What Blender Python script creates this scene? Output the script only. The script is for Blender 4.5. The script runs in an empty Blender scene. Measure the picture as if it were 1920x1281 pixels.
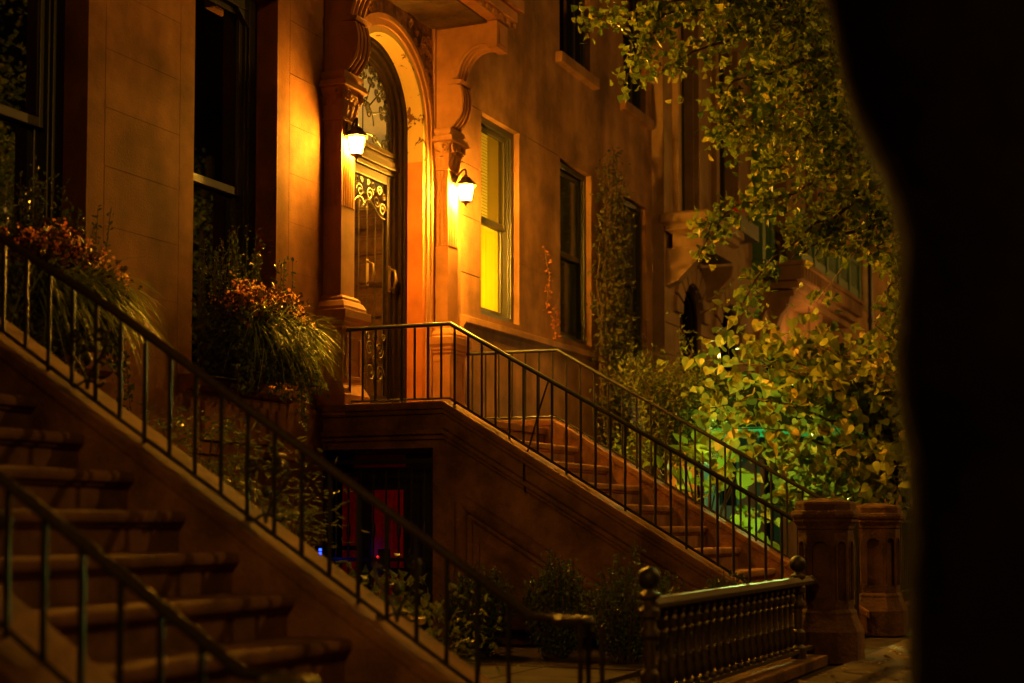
import bpy, bmesh, math, random
import numpy as np
from mathutils import Vector
R=math.radians; PI=math.pi
random.seed(7); RNG=np.random.default_rng(11)
S=bpy.context.scene; COL=S.collection

# ------------------------------------------------------------------ camera
cd=bpy.data.cameras.new("camera"); cam=bpy.data.objects.new("camera",cd); COL.objects.link(cam)
cam.location=(0,-6.449,0.914); cam.rotation_euler=(R(93.0),0,R(23.82-90))
cd.sensor_width=36; cd.lens=36*2850/1920; cd.shift_y=194.07/1920
cd.clip_start=.05; cd.clip_end=400
cd.dof.use_dof=True; cd.dof.focus_distance=12.4; cd.dof.aperture_fstop=1.5
S.camera=cam
# ------------------------------------------------------------------ night sky
wd=bpy.data.worlds.new("World"); S.world=wd; wd.use_nodes=True
nt=wd.node_tree; sky=nt.nodes.new("ShaderNodeTexSky"); sky.sky_type='NISHITA'; sky.sun_disc=False
sky.sun_elevation=R(-6); sky.sun_rotation=R(200)
bg=nt.nodes["Background"]; tint=nt.nodes.new("ShaderNodeMix"); tint.data_type='RGBA'; tint.blend_type='MULTIPLY'; tint.inputs[0].default_value=1; tint.inputs[7].default_value=(1,.32,.06,1)   # the town's glow on the night sky
nt.links.new(sky.outputs[0],tint.inputs[6]); nt.links.new(tint.outputs[2],bg.inputs[0]); bg.inputs[1].default_value=.03
S.view_settings.view_transform='Standard'; S.view_settings.look='None'; S.view_settings.exposure=0.0; S.view_settings.gamma=1
cy=S.cycles
cy.use_denoising=True
try: cy.denoiser='OPENIMAGEDENOISE'
except Exception: pass
cy.max_bounces=8; cy.transparent_max_bounces=16; cy.sample_clamp_indirect=4; cy.caustics_reflective=False; cy.caustics_refractive=False
# light energies in one place
SODIUM=(1,.46,.06); LANTERN=(1,.42,.025)
E_FILL_SPOT=1950; E_FILL=420; E_TREE=330; E_STREET2=560; E_STREET3=1000; E_LANTERN=1850; E_LANTERN2=6400; E_VESTIBULE=15; E_ROOM=165; E_SHOP=30

# ------------------------------------------------------------------ materials
def nmat(name):
    m=bpy.data.materials.new(name); m.use_nodes=True; t=m.node_tree
    return m,t,t.nodes["Principled BSDF"]
def stone(name,c,var=.35,scale=3.0,bump=.25,bscale=60,rough=.85,stain=.5,streak=True,spec=.25,dark=None):
    m,t,b=nmat(name); N=t.nodes; L=t.links
    tc=N.new("ShaderNodeTexCoord"); mp=N.new("ShaderNodeMapping"); L.new(tc.outputs["Object"],mp.inputs[0])
    n1=N.new("ShaderNodeTexNoise"); n1.inputs["Scale"].default_value=scale; n1.inputs["Detail"].default_value=6; n1.inputs["Roughness"].default_value=.62
    L.new(mp.outputs[0],n1.inputs[0])
    mp2=N.new("ShaderNodeMapping"); mp2.inputs["Scale"].default_value=(1.3,1.3,.4) if streak else (2,2,2); L.new(tc.outputs["Object"],mp2.inputs[0])
    n2=N.new("ShaderNodeTexNoise"); n2.inputs["Scale"].default_value=1.3; n2.inputs["Detail"].default_value=4; L.new(mp2.outputs[0],n2.inputs[0])
    r1=N.new("ShaderNodeValToRGB"); r1.color_ramp.elements[0].position=.36; r1.color_ramp.elements[1].position=.62
    d=tuple(x*(1-var) for x in c); h=tuple(min(1,x*(1+var*.45)) for x in c)
    r1.color_ramp.elements[0].color=(*d,1); r1.color_ramp.elements[1].color=(*h,1); L.new(n1.outputs[0],r1.inputs[0])
    r2=N.new("ShaderNodeValToRGB"); r2.color_ramp.elements[0].position=.38; r2.color_ramp.elements[1].position=.62
    r2.color_ramp.elements[0].color=(1-stain*.55,1-stain*.6,1-stain*.65,1); r2.color_ramp.elements[1].color=(1,1,1,1); L.new(n2.outputs[0],r2.inputs[0])
    mx=N.new("ShaderNodeMix"); mx.data_type='RGBA'; mx.blend_type='MULTIPLY'; mx.inputs[0].default_value=1
    L.new(r1.outputs[0],mx.inputs[6]); L.new(r2.outputs[0],mx.inputs[7]); L.new(mx.outputs[2],b.inputs["Base Color"])
    n3=N.new("ShaderNodeTexNoise"); n3.inputs["Scale"].default_value=bscale; n3.inputs["Detail"].default_value=5; L.new(mp.outputs[0],n3.inputs[0])
    bp=N.new("ShaderNodeBump"); bp.inputs["Strength"].default_value=bump; bp.inputs["Distance"].default_value=.012
    L.new(n3.outputs[0],bp.inputs["Height"]); L.new(bp.outputs[0],b.inputs["Normal"])
    b.inputs["Roughness"].default_value=rough; b.inputs["Specular IOR Level"].default_value=spec
    return m
def plain(name,c,rough=.5,metal=0,spec=.5,bump=0,bscale=40,var=.0,coat=0):
    m,t,b=nmat(name); N=t.nodes; L=t.links
    b.inputs["Base Color"].default_value=(*c,1); b.inputs["Roughness"].default_value=rough; b.inputs["Metallic"].default_value=metal
    b.inputs["Specular IOR Level"].default_value=spec; b.inputs["Coat Weight"].default_value=coat
    if bump or var:
        tc=N.new("ShaderNodeTexCoord"); n=N.new("ShaderNodeTexNoise"); n.inputs["Scale"].default_value=bscale; n.inputs["Detail"].default_value=4
        L.new(tc.outputs["Object"],n.inputs[0])
        if bump:
            bp=N.new("ShaderNodeBump"); bp.inputs["Strength"].default_value=bump; bp.inputs["Distance"].default_value=.01
            L.new(n.outputs[0],bp.inputs["Height"]); L.new(bp.outputs[0],b.inputs["Normal"])
        if var:
            r=N.new("ShaderNodeValToRGB"); r.color_ramp.elements[0].position=.3; r.color_ramp.elements[1].position=.7
            r.color_ramp.elements[0].color=(*[x*(1-var) for x in c],1); r.color_ramp.elements[1].color=(*[min(1,x*(1+var)) for x in c],1)
            L.new(n.outputs[0],r.inputs[0]); L.new(r.outputs[0],b.inputs["Base Color"])
    return m
def leafmat(name,c0,c1,trans=.35,rough=.45,c2=None):
    m,t,b=nmat(name); N=t.nodes; L=t.links
    g=N.new("ShaderNodeNewGeometry"); r=N.new("ShaderNodeValToRGB")
    r.color_ramp.elements[0].color=(*c0,1); r.color_ramp.elements[1].color=(*c1,1)
    if c2: e=r.color_ramp.elements.new(.86); e.color=(*c1,1); r.color_ramp.elements[-1].color=(*c2,1)
    L.new(g.outputs["Random Per Island"],r.inputs[0]); L.new(r.outputs[0],b.inputs["Base Color"]); b.inputs["Roughness"].default_value=rough
    b.inputs["Specular IOR Level"].default_value=.35
    tr=N.new("ShaderNodeBsdfTranslucent"); L.new(r.outputs[0],tr.inputs[0])
    mx=N.new("ShaderNodeMixShader"); mx.inputs[0].default_value=trans; L.new(b.outputs[0],mx.inputs[1]); L.new(tr.outputs[0],mx.inputs[2])
    L.new(mx.outputs[0],N["Material Output"].inputs[0])
    return m
def glassmat(name,tint=(.9,.9,.85),f0=.05,rough=.02,k=.8):
    m,t,b=nmat(name); N=t.nodes; L=t.links; N.remove(b)
    tr=N.new("ShaderNodeBsdfTransparent"); tr.inputs[0].default_value=(*tint,1)
    go=N.new("ShaderNodeBsdfGlossy"); go.inputs["Roughness"].default_value=rough
    fr=N.new("ShaderNodeLayerWeight"); fr.inputs[0].default_value=.5
    pw=N.new("ShaderNodeMath"); pw.operation='POWER'; pw.inputs[1].default_value=5; L.new(fr.outputs["Facing"],pw.inputs[0])
    ad=N.new("ShaderNodeMath"); ad.operation='MULTIPLY_ADD'; ad.inputs[1].default_value=k; ad.inputs[2].default_value=f0; L.new(pw.outputs[0],ad.inputs[0])
    mx=N.new("ShaderNodeMixShader"); L.new(ad.outputs[0],mx.inputs[0]); L.new(tr.outputs[0],mx.inputs[1]); L.new(go.outputs[0],mx.inputs[2])
    L.new(mx.outputs[0],N["Material Output"].inputs[0]); return m
def emis(name,c,s):
    m,t,b=nmat(name); N=t.nodes; N.remove(b); e=N.new("ShaderNodeEmission"); e.inputs[0].default_value=(*c,1); e.inputs[1].default_value=s
    t.links.new(e.outputs[0],N["Material Output"].inputs[0]); return m
def trans_cloth(name,c,w=.5):
    m,t,b=nmat(name); N=t.nodes; b.inputs["Base Color"].default_value=(*c,1); b.inputs["Roughness"].default_value=.9
    tr=N.new("ShaderNodeBsdfTranslucent"); tr.inputs[0].default_value=(*c,1); mx=N.new("ShaderNodeMixShader"); mx.inputs[0].default_value=w
    t.links.new(b.outputs[0],mx.inputs[1]); t.links.new(tr.outputs[0],mx.inputs[2]); t.links.new(mx.outputs[0],N["Material Output"].inputs[0]); return m
def carvedmat(name,c,scale=16,bump=1.0):
    m=stone(name,c,var=.5,scale=9,bump=.2,bscale=60); t=m.node_tree; N=t.nodes; L=t.links; b=N["Principled BSDF"]
    tc=N.new("ShaderNodeTexCoord"); v=N.new("ShaderNodeTexVoronoi"); v.inputs["Scale"].default_value=scale; v.feature='SMOOTH_F1'
    nz=N.new("ShaderNodeTexNoise"); nz.inputs["Scale"].default_value=scale*.7; L.new(tc.outputs["Object"],nz.inputs[0])
    mxv=N.new("ShaderNodeMix"); mxv.data_type='RGBA'; mxv.inputs[0].default_value=.12; L.new(tc.outputs["Object"],mxv.inputs[6]); L.new(nz.outputs[1],mxv.inputs[7])
    L.new(mxv.outputs[2],v.inputs[0])
    bp=N.new("ShaderNodeBump"); bp.inputs["Strength"].default_value=bump; bp.inputs["Distance"].default_value=.05; bp.invert=True
    L.new(v.outputs[0],bp.inputs["Height"]); L.new(bp.outputs[0],b.inputs["Normal"]); return m
def peelmat(name,c,under,low):
    m,t,b=nmat(name); N=t.nodes; L=t.links
    tc=N.new("ShaderNodeTexCoord"); n=N.new("ShaderNodeTexNoise"); n.inputs["Scale"].default_value=7; n.inputs["Detail"].default_value=8; n.inputs["Roughness"].default_value=.66; n.inputs["Distortion"].default_value=.6
    L.new(tc.outputs["Object"],n.inputs[0]); r=N.new("ShaderNodeValToRGB"); r.color_ramp.elements[0].position=.405; r.color_ramp.elements[1].position=.425
    r.color_ramp.elements[0].color=(*under,1); r.color_ramp.elements[1].color=(*c,1); L.new(n.outputs[0],r.inputs[0])
    n2=N.new("ShaderNodeTexNoise"); n2.inputs["Scale"].default_value=4; n2.inputs["Detail"].default_value=5; L.new(tc.outputs["Object"],n2.inputs[0])
    r2=N.new("ShaderNodeValToRGB"); r2.color_ramp.elements[0].position=.35; r2.color_ramp.elements[1].position=.65; r2.color_ramp.elements[0].color=(*[x*.72 for x in low],1); r2.color_ramp.elements[1].color=(*low,1); L.new(n2.outputs[0],r2.inputs[0])
    sx=N.new("ShaderNodeSeparateXYZ"); L.new(tc.outputs["Object"],sx.inputs[0]); mr=N.new("ShaderNodeMapRange")
    mr.inputs[1].default_value=4.30; mr.inputs[2].default_value=4.312; mr.inputs[3].default_value=0; mr.inputs[4].default_value=1; L.new(sx.outputs[2],mr.inputs[0])
    mx=N.new("ShaderNodeMix"); mx.data_type='RGBA'; L.new(mr.outputs[0],mx.inputs[0]); L.new(r2.outputs[0],mx.inputs[6]); L.new(r.outputs[0],mx.inputs[7])
    L.new(mx.outputs[2],b.inputs["Base Color"])
    bp=N.new("ShaderNodeBump"); bp.inputs["Strength"].default_value=.6; bp.inputs["Distance"].default_value=.012; L.new(r.outputs[0],bp.inputs["Height"]); L.new(bp.outputs[0],b.inputs["Normal"])
    b.inputs["Roughness"].default_value=.75; b.inputs["Specular IOR Level"].default_value=.2; return m
M={}
M['wallB']=stone("smooth_brownstone",(.33,.140,.055),.42,1.9,.35,70,stain=.75)
M['wallC']=stone("stained_stucco",(.29,.145,.065),.45,1.5,.4,60,stain=.8)
M['wallD']=stone("pale_brownstone",(.36,.22,.125),.25,2.5,.3,60,stain=.4)
M['wallE']=stone("orange_stone",(.36,.20,.10),.3,2.5,.3,60,stain=.4)
M['pier']=stone("red_brownstone",(.46,.205,.082),.22,4,.2,90,stain=.3)
M['stoop']=stone("worn_brownstone",(.28,.132,.06),.5,3.0,.7,45,stain=.6)
M['post']=stone("dark_brownstone",(.135,.066,.034),.5,3.5,.9,40,stain=.6)  # darker brownstone tone for the gateposts and fence plinths
M['step']=stone("trodden_brownstone",(.24,.12,.065),.38,4.5,.3,80,stain=.25,streak=False)
M['peel']=peelmat("peeling_stone_paint",(.46,.30,.11),(.10,.04,.02),(.58,.18,.045))
M['carved']=carvedmat("carved_brownstone",(.24,.11,.055),17,1.0)
M['soffit']=stone("dark_boarded_soffit",(.13,.075,.04),.4,5,.5,30)
M['iron']=plain("black_painted_iron",(.016,.013,.010),.5,0,.5,.15,120)
M['ironworn']=plain("worn_bronze_iron",(.055,.038,.02),.55,.3,.4,.3,90,.4)
M['wood']=plain("dark_varnished_wood",(.018,.010,.0045),.5,0,.06,.15,25,.3)
M['frame']=plain("dark_window_paint",(.022,.02,.014),.4,0,.5,.1,60)
M['sash']=plain("olive_sash_paint",(.05,.042,.022),.35,0,.5,.1,60)
M['darkglass']=plain("dark_window_glass",(.004,.0045,.003),.02,0,1.0)
M['darkglass'].node_tree.nodes['Principled BSDF'].inputs['IOR'].default_value=1.7
M['grimglass']=plain("curtained_dark_glass",(.03,.035,.018),.12,0,.5,0,3,.6)
M['glass']=glassmat("clear_glass")
M['doorglass']=glassmat("hazy_door_glass",(.85,.82,.7),.0,.05,.006)
M['cream']=plain("cream_plaster",(.62,.56,.40),.7,0,.3,.05,30,.06)
M['inner']=plain("panelled_oak",(.17,.085,.035),.35,0,.5,.15,14,.35)
M['brass']=plain("aged_brass",(.16,.10,.035),.42,.8,.5)
M['lampmetal']=plain("dark_lantern_metal",(.10,.065,.03),.4,.7,.5)
M['lampglass']=emis("lit_lantern_glass",LANTERN,E_LANTERN)
M['lampglass_bright']=emis("bright_lantern_glass",LANTERN,E_LANTERN2)
M['red']=plain("red_door_paint",(.68,.012,.006),.3,0,.5,.1,20,.2)
M['blue']=emis("blue_key_light",(.015,.05,1),7); M['redled']=emis("red_lock_light",(1,.02,.02),5)
M['bluebox']=plain("dark_keypad_plastic",(.02,.02,.03),.4)
M['curtain']=trans_cloth("yellow_curtain",(.80,.60,.05),.55)
M['blind']=trans_cloth("pale_blind",(.40,.30,.08),.3)
M['ochre']=plain("ochre_render",(.62,.40,.15),.8,0,.3,.1,30,.1)
M['soil']=stone("dark_soil",(.035,.022,.014),.5,9,.8,40,.95)
M['walk']=stone("sidewalk_bluestone",(.11,.085,.06),.35,2.2,.35,60,.8,streak=False)
M['pathstone']=stone("dark_areaway_stone",(.045,.03,.02),.35,2.5,.4,60,.9,streak=False)
M['asphalt']=stone("dark_asphalt",(.05,.05,.05),.3,6,.5,90,.85,streak=False)
M['bark']=stone("rough_bark",(.035,.023,.014),.5,7,1.0,16,.95)
M['twig']=plain("brown_twig",(.09,.05,.025),.7)
M['planter']=plain("dark_lead_planter",(.03,.027,.022),.5,0,.4,.3,30)
M['ginkgo']=leafmat("ginkgo_leaf",(.06,.115,.015),(.29,.35,.042),.45,.5,(.56,.47,.055))
M['heart']=leafmat("heart_leaf",(.08,.12,.02),(.34,.36,.05),.40,.45,(.55,.40,.07))
M['smallleaf']=leafmat("small_dull_leaf",(.05,.08,.015),(.19,.21,.035),.3)
M['vine']=leafmat("wall_vine_leaf",(.03,.04,.012),(.12,.11,.025),.25)
M['dryvine']=leafmat("rust_vine_leaf",(.28,.07,.02),(.40,.13,.03),.3)
M['box']=leafmat("boxwood_leaf",(.028,.05,.012),(.09,.125,.025),.2,.3)
M['ivy']=leafmat("ivy_leaf",(.04,.065,.014),(.14,.16,.035),.25)
M['grass']=leafmat("grass_blade",(.10,.15,.02),(.30,.34,.045),.4)
M['nandina']=leafmat("feathery_leaf",(.04,.06,.012),(.22,.24,.04),.3)
M['petal']=leafmat("begonia_petal",(.90,.26,.07),(.95,.55,.18),.35,.5)
M['petalA']=leafmat("pink_petal",(.85,.16,.10),(.95,.58,.20),.35,.5)
M['bronze']=leafmat("bronze_leaf",(.05,.02,.012),(.10,.05,.02),.25)
M['biggreen']=leafmat("broad_green_leaf",(.12,.22,.02),(.26,.38,.04),.45,.4)
M['awn']=trans_cloth("green_canvas",(.006,.03,.018),.03)
M['valance']=trans_cloth("turquoise_valance",(.08,.62,.42),.6)
M['greenpaint']=plain("green_paint",(.07,.16,.055),.45,0,.5,.1,30,.2)
M['pot']=plain("glazed_tan_pot",(.55,.36,.12),.2,0,.6,.05,20,.15)
M['far']=stone("far_brick",(.24,.12,.07),.3,3,.3,50)
M['fallen']=leafmat("fallen_leaf",(.20,.12,.03),(.38,.24,.05),.1)
M['geranium']=leafmat("red_geranium",(.6,.01,.02),(.8,.03,.05),.3)

# ------------------------------------------------------------------ mesh builder
ORG={}
class MB:
    def __init__(s): s.v=[]; s.f=[]
    def add(s,vs,fs):
        o=len(s.v); s.v+= [tuple(map(float,p)) for p in vs]; s.f+=[tuple(i+o for i in f) for f in fs]; return s
    def box(s,x0,x1,y0,y1,z0,z1):
        return s.add([(x0,y0,z0),(x1,y0,z0),(x1,y1,z0),(x0,y1,z0),(x0,y0,z1),(x1,y0,z1),(x1,y1,z1),(x0,y1,z1)],
          [(0,3,2,1),(4,5,6,7),(0,1,5,4),(1,2,6,5),(2,3,7,6),(3,0,4,7)])
    def prism(s,poly,ax,a0,a1):
        n=len(poly)
        f3={'x':lambda a,p:(a,p[0],p[1]),'y':lambda a,p:(p[0],a,p[1]),'z':lambda a,p:(p[0],p[1],a)}[ax]
        vs=[f3(a0,p) for p in poly]+[f3(a1,p) for p in poly]
        return s.add(vs,[tuple(range(n)),tuple(range(2*n-1,n-1,-1))]+[(i,(i+1)%n,n+(i+1)%n,n+i) for i in range(n)])
    def tube(s,path,r,n=6,caps=True):
        P=[Vector(p) for p in path]; k=len(P); rs=r if isinstance(r,(list,tuple)) else [r]*k
        vs=[]; u=None
        for i in range(k):
            t=(P[min(i+1,k-1)]-P[max(i-1,0)])
            if t.length<1e-9: t=Vector((0,0,1))
            t.normalize()
            if u is None:
                a=Vector((0,0,1)) if abs(t.z)<.9 else Vector((1,0,0)); u=t.cross(a).normalized()
            else:
                u=(u-t*u.dot(t)); u=u.normalized() if u.length>1e-6 else t.orthogonal().normalized()
            w=t.cross(u)
            for j in range(n):
                a=2*PI*j/n; vs.append(P[i]+(u*math.cos(a)+w*math.sin(a))*rs[i])
        fs=[(i*n+j,i*n+(j+1)%n,(i+1)*n+(j+1)%n,(i+1)*n+j) for i in range(k-1) for j in range(n)]
        if caps: fs+=[tuple(range(n-1,-1,-1)),tuple((k-1)*n+j for j in range(n))]
        return s.add(vs,fs)
    def bar(s,p,q,r,n=4): return s.tube([p,q],r,n)
    def lathe(s,prof,cx,cy,n=14):
        vs=[(cx+r*math.cos(2*PI*j/n),cy+r*math.sin(2*PI*j/n),z) for r,z in prof for j in range(n)]; k=len(prof)
        fs=[(i*n+j,i*n+(j+1)%n,(i+1)*n+(j+1)%n,(i+1)*n+j) for i in range(k-1) for j in range(n)]+[tuple(range(n-1,-1,-1)),tuple((k-1)*n+j for j in range(n))]
        return s.add(vs,fs)
    def rings(s,poly,prof):      # convex polygon (ccw), offset by each profile entry (off,z)
        n=len(poly); P=[Vector((p[0],p[1])) for p in poly]; D=[]
        for i in range(n):
            a=(P[i]-P[i-1]).normalized(); b=(P[(i+1)%n]-P[i]).normalized()
            na=Vector((a.y,-a.x)); nb=Vector((b.y,-b.x)); D.append((na+nb)/(1+na.dot(nb)))
        vs=[(*(P[i]+D[i]*o),z) for o,z in prof for i in range(n)]; k=len(prof)
        fs=[(i*n+j,i*n+(j+1)%n,(i+1)*n+(j+1)%n,(i+1)*n+j) for i in range(k-1) for j in range(n)]+[tuple(range(n-1,-1,-1)),tuple((k-1)*n+j for j in range(n))]
        return s.add(vs,fs)
    def sq(s,x0,x1,y0,y1,prof): return s.rings([(x0,y0),(x1,y0),(x1,y1),(x0,y1)],prof)
    def archring(s,cx,zs,r0,r1,z0,y0,y1,n=28,legs=True):
        a=[PI*i/n for i in range(n+1)]
        inn=[(cx+r0*math.cos(t),zs+r0*math.sin(t)) for t in a]; out=[(cx+r1*math.cos(t),zs+r1*math.sin(t)) for t in a]
        if legs: inn=[(cx+r0,z0)]+inn+[(cx-r0,z0)]; out=[(cx+r1,z0)]+out+[(cx-r1,z0)]
        k=len(inn); vs=[(x,y0,z) for x,z in inn]+[(x,y0,z) for x,z in out]+[(x,y1,z) for x,z in inn]+[(x,y1,z) for x,z in out]
        fs=[]
        for i in range(k-1):
            fs+=[(i,i+1,k+i+1,k+i),(2*k+i,3*k+i,3*k+i+1,2*k+i+1),(i,2*k+i,2*k+i+1,i+1),(k+i,k+i+1,3*k+i+1,3*k+i)]
        fs+=[(0,k,3*k,2*k),(k-1,3*k-1,4*k-1,2*k-1)]
        return s.add(vs,fs)
    def archfill(s,cx,zs,r,x0,x1,zt,y0,y1,n=28):   # plate between an arch and the rectangle above it
        vs=[];k=n+1
        for y in (y0,y1):
            for i in range(k):
                t=PI*i/n; vs.append((cx+r*math.cos(t),y,zs+r*math.sin(t)))
            for i in range(k):
                t=PI*i/n; c,sn=math.cos(t),math.sin(t)
                if t<PI/4: x,z=x1,zs+(zt-zs)*math.tan(t)
                elif t>3*PI/4: x,z=x0,zs+(zt-zs)*math.tan(PI-t)
                else: x,z=cx+(x1-cx if c>0 else cx-x0)*c/max(sn,1e-6),zt
                vs.append((x,y,z))
        fs=[]
        for i in range(n):
            fs+=[(i,i+1,k+i+1,k+i),(2*k+i,3*k+i,3*k+i+1,2*k+i+1),(i,2*k+i,2*k+i+1,i+1),(k+i,k+i+1,3*k+i+1,3*k+i)]
        return s.add(vs,fs)
    def wall(s,x0,x1,z0,z1,y,holes=(),depth=.12,grooves=(),gd=.012):
        xs={x0,x1}; zs={z0,z1}
        for a,b,c,d in list(holes)+list(grooves): xs|={a,b}; zs|={c,d}
        xs=sorted(v for v in xs if x0<=v<=x1); zs=sorted(v for v in zs if z0<=v<=z1)
        def st(i,j):
            if i<0 or j<0 or i>=len(xs)-1 or j>=len(zs)-1: return 0
            mx=(xs[i]+xs[i+1])/2; mz=(zs[j]+zs[j+1])/2
            for a,b,c,d in holes:
                if a<mx<b and c<mz<d: return None
            for a,b,c,d in grooves:
                if a<mx<b and c<mz<d: return gd
            return 0
        dep=lambda q: depth if q is None else q
        for i in range(len(xs)-1):
            for j in range(len(zs)-1):
                q=st(i,j); a,b,c,d=xs[i],xs[i+1],zs[j],zs[j+1]
                if q is not None: s.add([(a,y+q,c),(b,y+q,c),(b,y+q,d),(a,y+q,d)],[(0,1,2,3)])
                q2=st(i+1,j)
                if dep(q)!=dep(q2) and i<len(xs)-2: s.add([(b,y+dep(q),c),(b,y+dep(q2),c),(b,y+dep(q2),d),(b,y+dep(q),d)],[(0,1,2,3)])
                q3=st(i,j+1)
                if dep(q)!=dep(q3) and j<len(zs)-2: s.add([(a,y+dep(q),d),(b,y+dep(q),d),(b,y+dep(q3),d),(a,y+dep(q3),d)],[(0,1,2,3)])
        return s
    def build(s,name,mat,parent=None,smooth=False,bevel=0,fix=True,kind=None):
        me=bpy.data.meshes.new(name); o=bpy.data.objects.new(name,me)
        root=parent
        while root is not None and root.parent is not None: root=root.parent
        off=np.array(ORG.get(root.name,(0,0,0)) if root else (0,0,0))
        V=np.array(s.v,float)-off
        me.from_pydata(V.tolist(),[],s.f); me.materials.append(M[mat] if isinstance(mat,str) else mat)
        if fix or bevel:
            bm=bmesh.new(); bm.from_mesh(me)
            if fix: bmesh.ops.recalc_face_normals(bm,faces=bm.faces)
            if bevel:
                es=[e for e in bm.edges if len(e.link_faces)==2 and e.calc_face_angle(0)>.6]
                bmesh.ops.bevel(bm,geom=es,offset=bevel,segments=2,affect='EDGES',clamp_overlap=True,profile=.6)
            bm.to_mesh(me); bm.free()
        if smooth:
            me.shade_smooth()
            if fix: me.set_sharp_from_angle(angle=R(38))
        COL.objects.link(o)
        if parent is not None: o.parent=parent
        if kind: o['kind']=kind
        return o
def tag(o,label,cat,group=None,kind=None):
    o['label']=label; o['category']=cat
    if group: o['group']=group
    if kind: o['kind']=kind
    return o
def thing(name,loc,label,cat,group=None):
    o=bpy.data.objects.new(name,None); COL.objects.link(o); o.location=loc; o.empty_display_size=.1; ORG[o.name]=tuple(loc)
    return tag(o,label,cat,group)
def struct(name,mb,mat,**k):
    o=mb.build(name,mat,**k); o['kind']='structure'; return o
def dup(root,loc,label):
    r=root.copy(); COL.objects.link(r); r.location=loc; r['label']=label
    for ch in list(root.children):
        c=ch.copy(); COL.objects.link(c); c.parent=r
        for g in list(ch.children):
            d=g.copy(); COL.objects.link(d); d.parent=c
    return r
def spiral(cx,cz,r,turns,a0,sgn,y,n=22,r1=.16):
    return [(cx+(r*(1-t)+r*r1*t)*math.cos(a0+sgn*turns*2*PI*t),y,cz+(r*(1-t)+r*r1*t)*math.sin(a0+sgn*turns*2*PI*t)) for t in [i/n for i in range(n+1)]]
def bez(p0,p1,p2,p3,n=10):
    A=[np.array(p,float) for p in (p0,p1,p2,p3)]
    return [tuple((1-t)**3*A[0]+3*(1-t)**2*t*A[1]+3*(1-t)*t*t*A[2]+t**3*A[3]) for t in [i/n for i in range(n+1)]]
# leaf templates: leaf lies along +x, spreads in y, folds in z
T_GINK=(np.array([(0,0,0),(.35,0,0),(.78,-.55,.10),(.98,-.22,.03),(.88,0,-.05),(.98,.22,.03),(.78,.55,.10)]),[(0,1,2),(1,3,2),(1,4,3),(1,5,4),(1,6,5),(0,6,1)])
def _heart():
    half=[(.10,.0),(-.04,.16),(-.05,.32),(.06,.46),(.24,.53),(.44,.50),(.62,.40),(.78,.25),(.92,.10)]
    bend=lambda x,y:.30*abs(y)**1.3-.26*max(0,x-.3)**2
    up=[(x,y,bend(x,y)) for x,y in half]; dn=[(x,-y,bend(x,y)) for x,y in half[1:]]; tip=[(1.06,0,-.16)]
    mid=[(.35,0,-.01),(.7,0,-.045)]
    v=up+tip+dn[::-1]+mid; n=len(half); k=len(v); m0,m1=k-2,k-1; t=n; L=k-2
    f=[(0,1,2,m0),(m0,2,3),(m0,3,4),(m0,4,5),(m0,5,6,m1),(m1,6,7),(m1,7,8,t)]
    d=lambda i:L-i
    f+=[(0,m0,d(2),d(1)),(m0,d(3),d(2)),(m0,d(4),d(3)),(m0,d(5),d(4)),(m0,m1,d(6),d(5)),(m1,d(7),d(6)),(m1,t,d(8),d(7))]
    return np.array(v),f
T_HEART=_heart()
T_OVAL=(np.array([(0,0,0),(.3,.2,.04),(.7,.17,.04),(1,0,-.03),(.7,-.17,.04),(.3,-.2,.04)]),[(0,1,2,3),(0,3,4,5)])
T_LANCE=(np.array([(0,0,0),(.4,.1,.02),(1,0,-.06),(.4,-.1,.02)]),[(0,1,2),(0,2,3)])
T_IVY=(np.array([(0,0,0),(.05,.42,.04),(.42,.26,.02),(1,0,-.05),(.42,-.26,.02),(.05,-.42,.04)]),[(0,1,2),(0,2,3),(0,3,4),(0,4,5)])
T_PETAL=(np.array([(0,0,0),(.6,.42,.12),(1,0,.18),(.6,-.42,.12)]),[(0,1,2),(0,2,3)])
def scatter(mb,tpl,pos,dirs,size,roll=None,up=None):
    pos=np.asarray(pos,float); d=np.asarray(dirs,float); n=len(pos)
    if n==0: return
    d=d/np.maximum(np.linalg.norm(d,axis=1,keepdims=True),1e-9)
    a=RNG.normal(size=(n,3)) if up is None else np.tile(np.array(up,float),(n,1))+RNG.normal(size=(n,3))*.45
    v=np.cross(a,d); v/=np.maximum(np.linalg.norm(v,axis=1,keepdims=True),1e-9); w=np.cross(d,v)
    T,F=tpl; size=np.broadcast_to(np.asarray(size,float),(n,)); fold=RNG.uniform(.3,2.2,n)
    P=pos[:,None,:]+size[:,None,None]*(T[None,:,0:1]*d[:,None]+T[None,:,1:2]*v[:,None]+(T[None,:,2:3]*fold[:,None,None])*w[:,None])
    o=len(mb.v); k=len(T); mb.v+=[tuple(p) for p in P.reshape(-1,3)]
    for i in range(n): mb.f+=[tuple(q+o+i*k for q in f) for f in F]
def rdir(n,bias=(0,0,0),s=1.0): return RNG.normal(size=(n,3))*s+np.array(bias)
def along(path,m):
    P=np.array(path,float); seg=np.linalg.norm(np.diff(P,axis=0),axis=1); c=np.concatenate([[0],np.cumsum(seg)])
    t=np.linspace(0,c[-1],m); return np.stack([np.interp(t,c,P[:,i]) for i in range(3)],1)
def smoothpath(pts,m=14,jit=.0):
    P=along(pts,m)
    for _ in range(2): P[1:-1]=(P[:-2]+2*P[1:-1]+P[2:])/4
    if jit: P[1:-1]+=RNG.normal(size=P[1:-1].shape)*jit
    return [tuple(p) for p in P]

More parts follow.
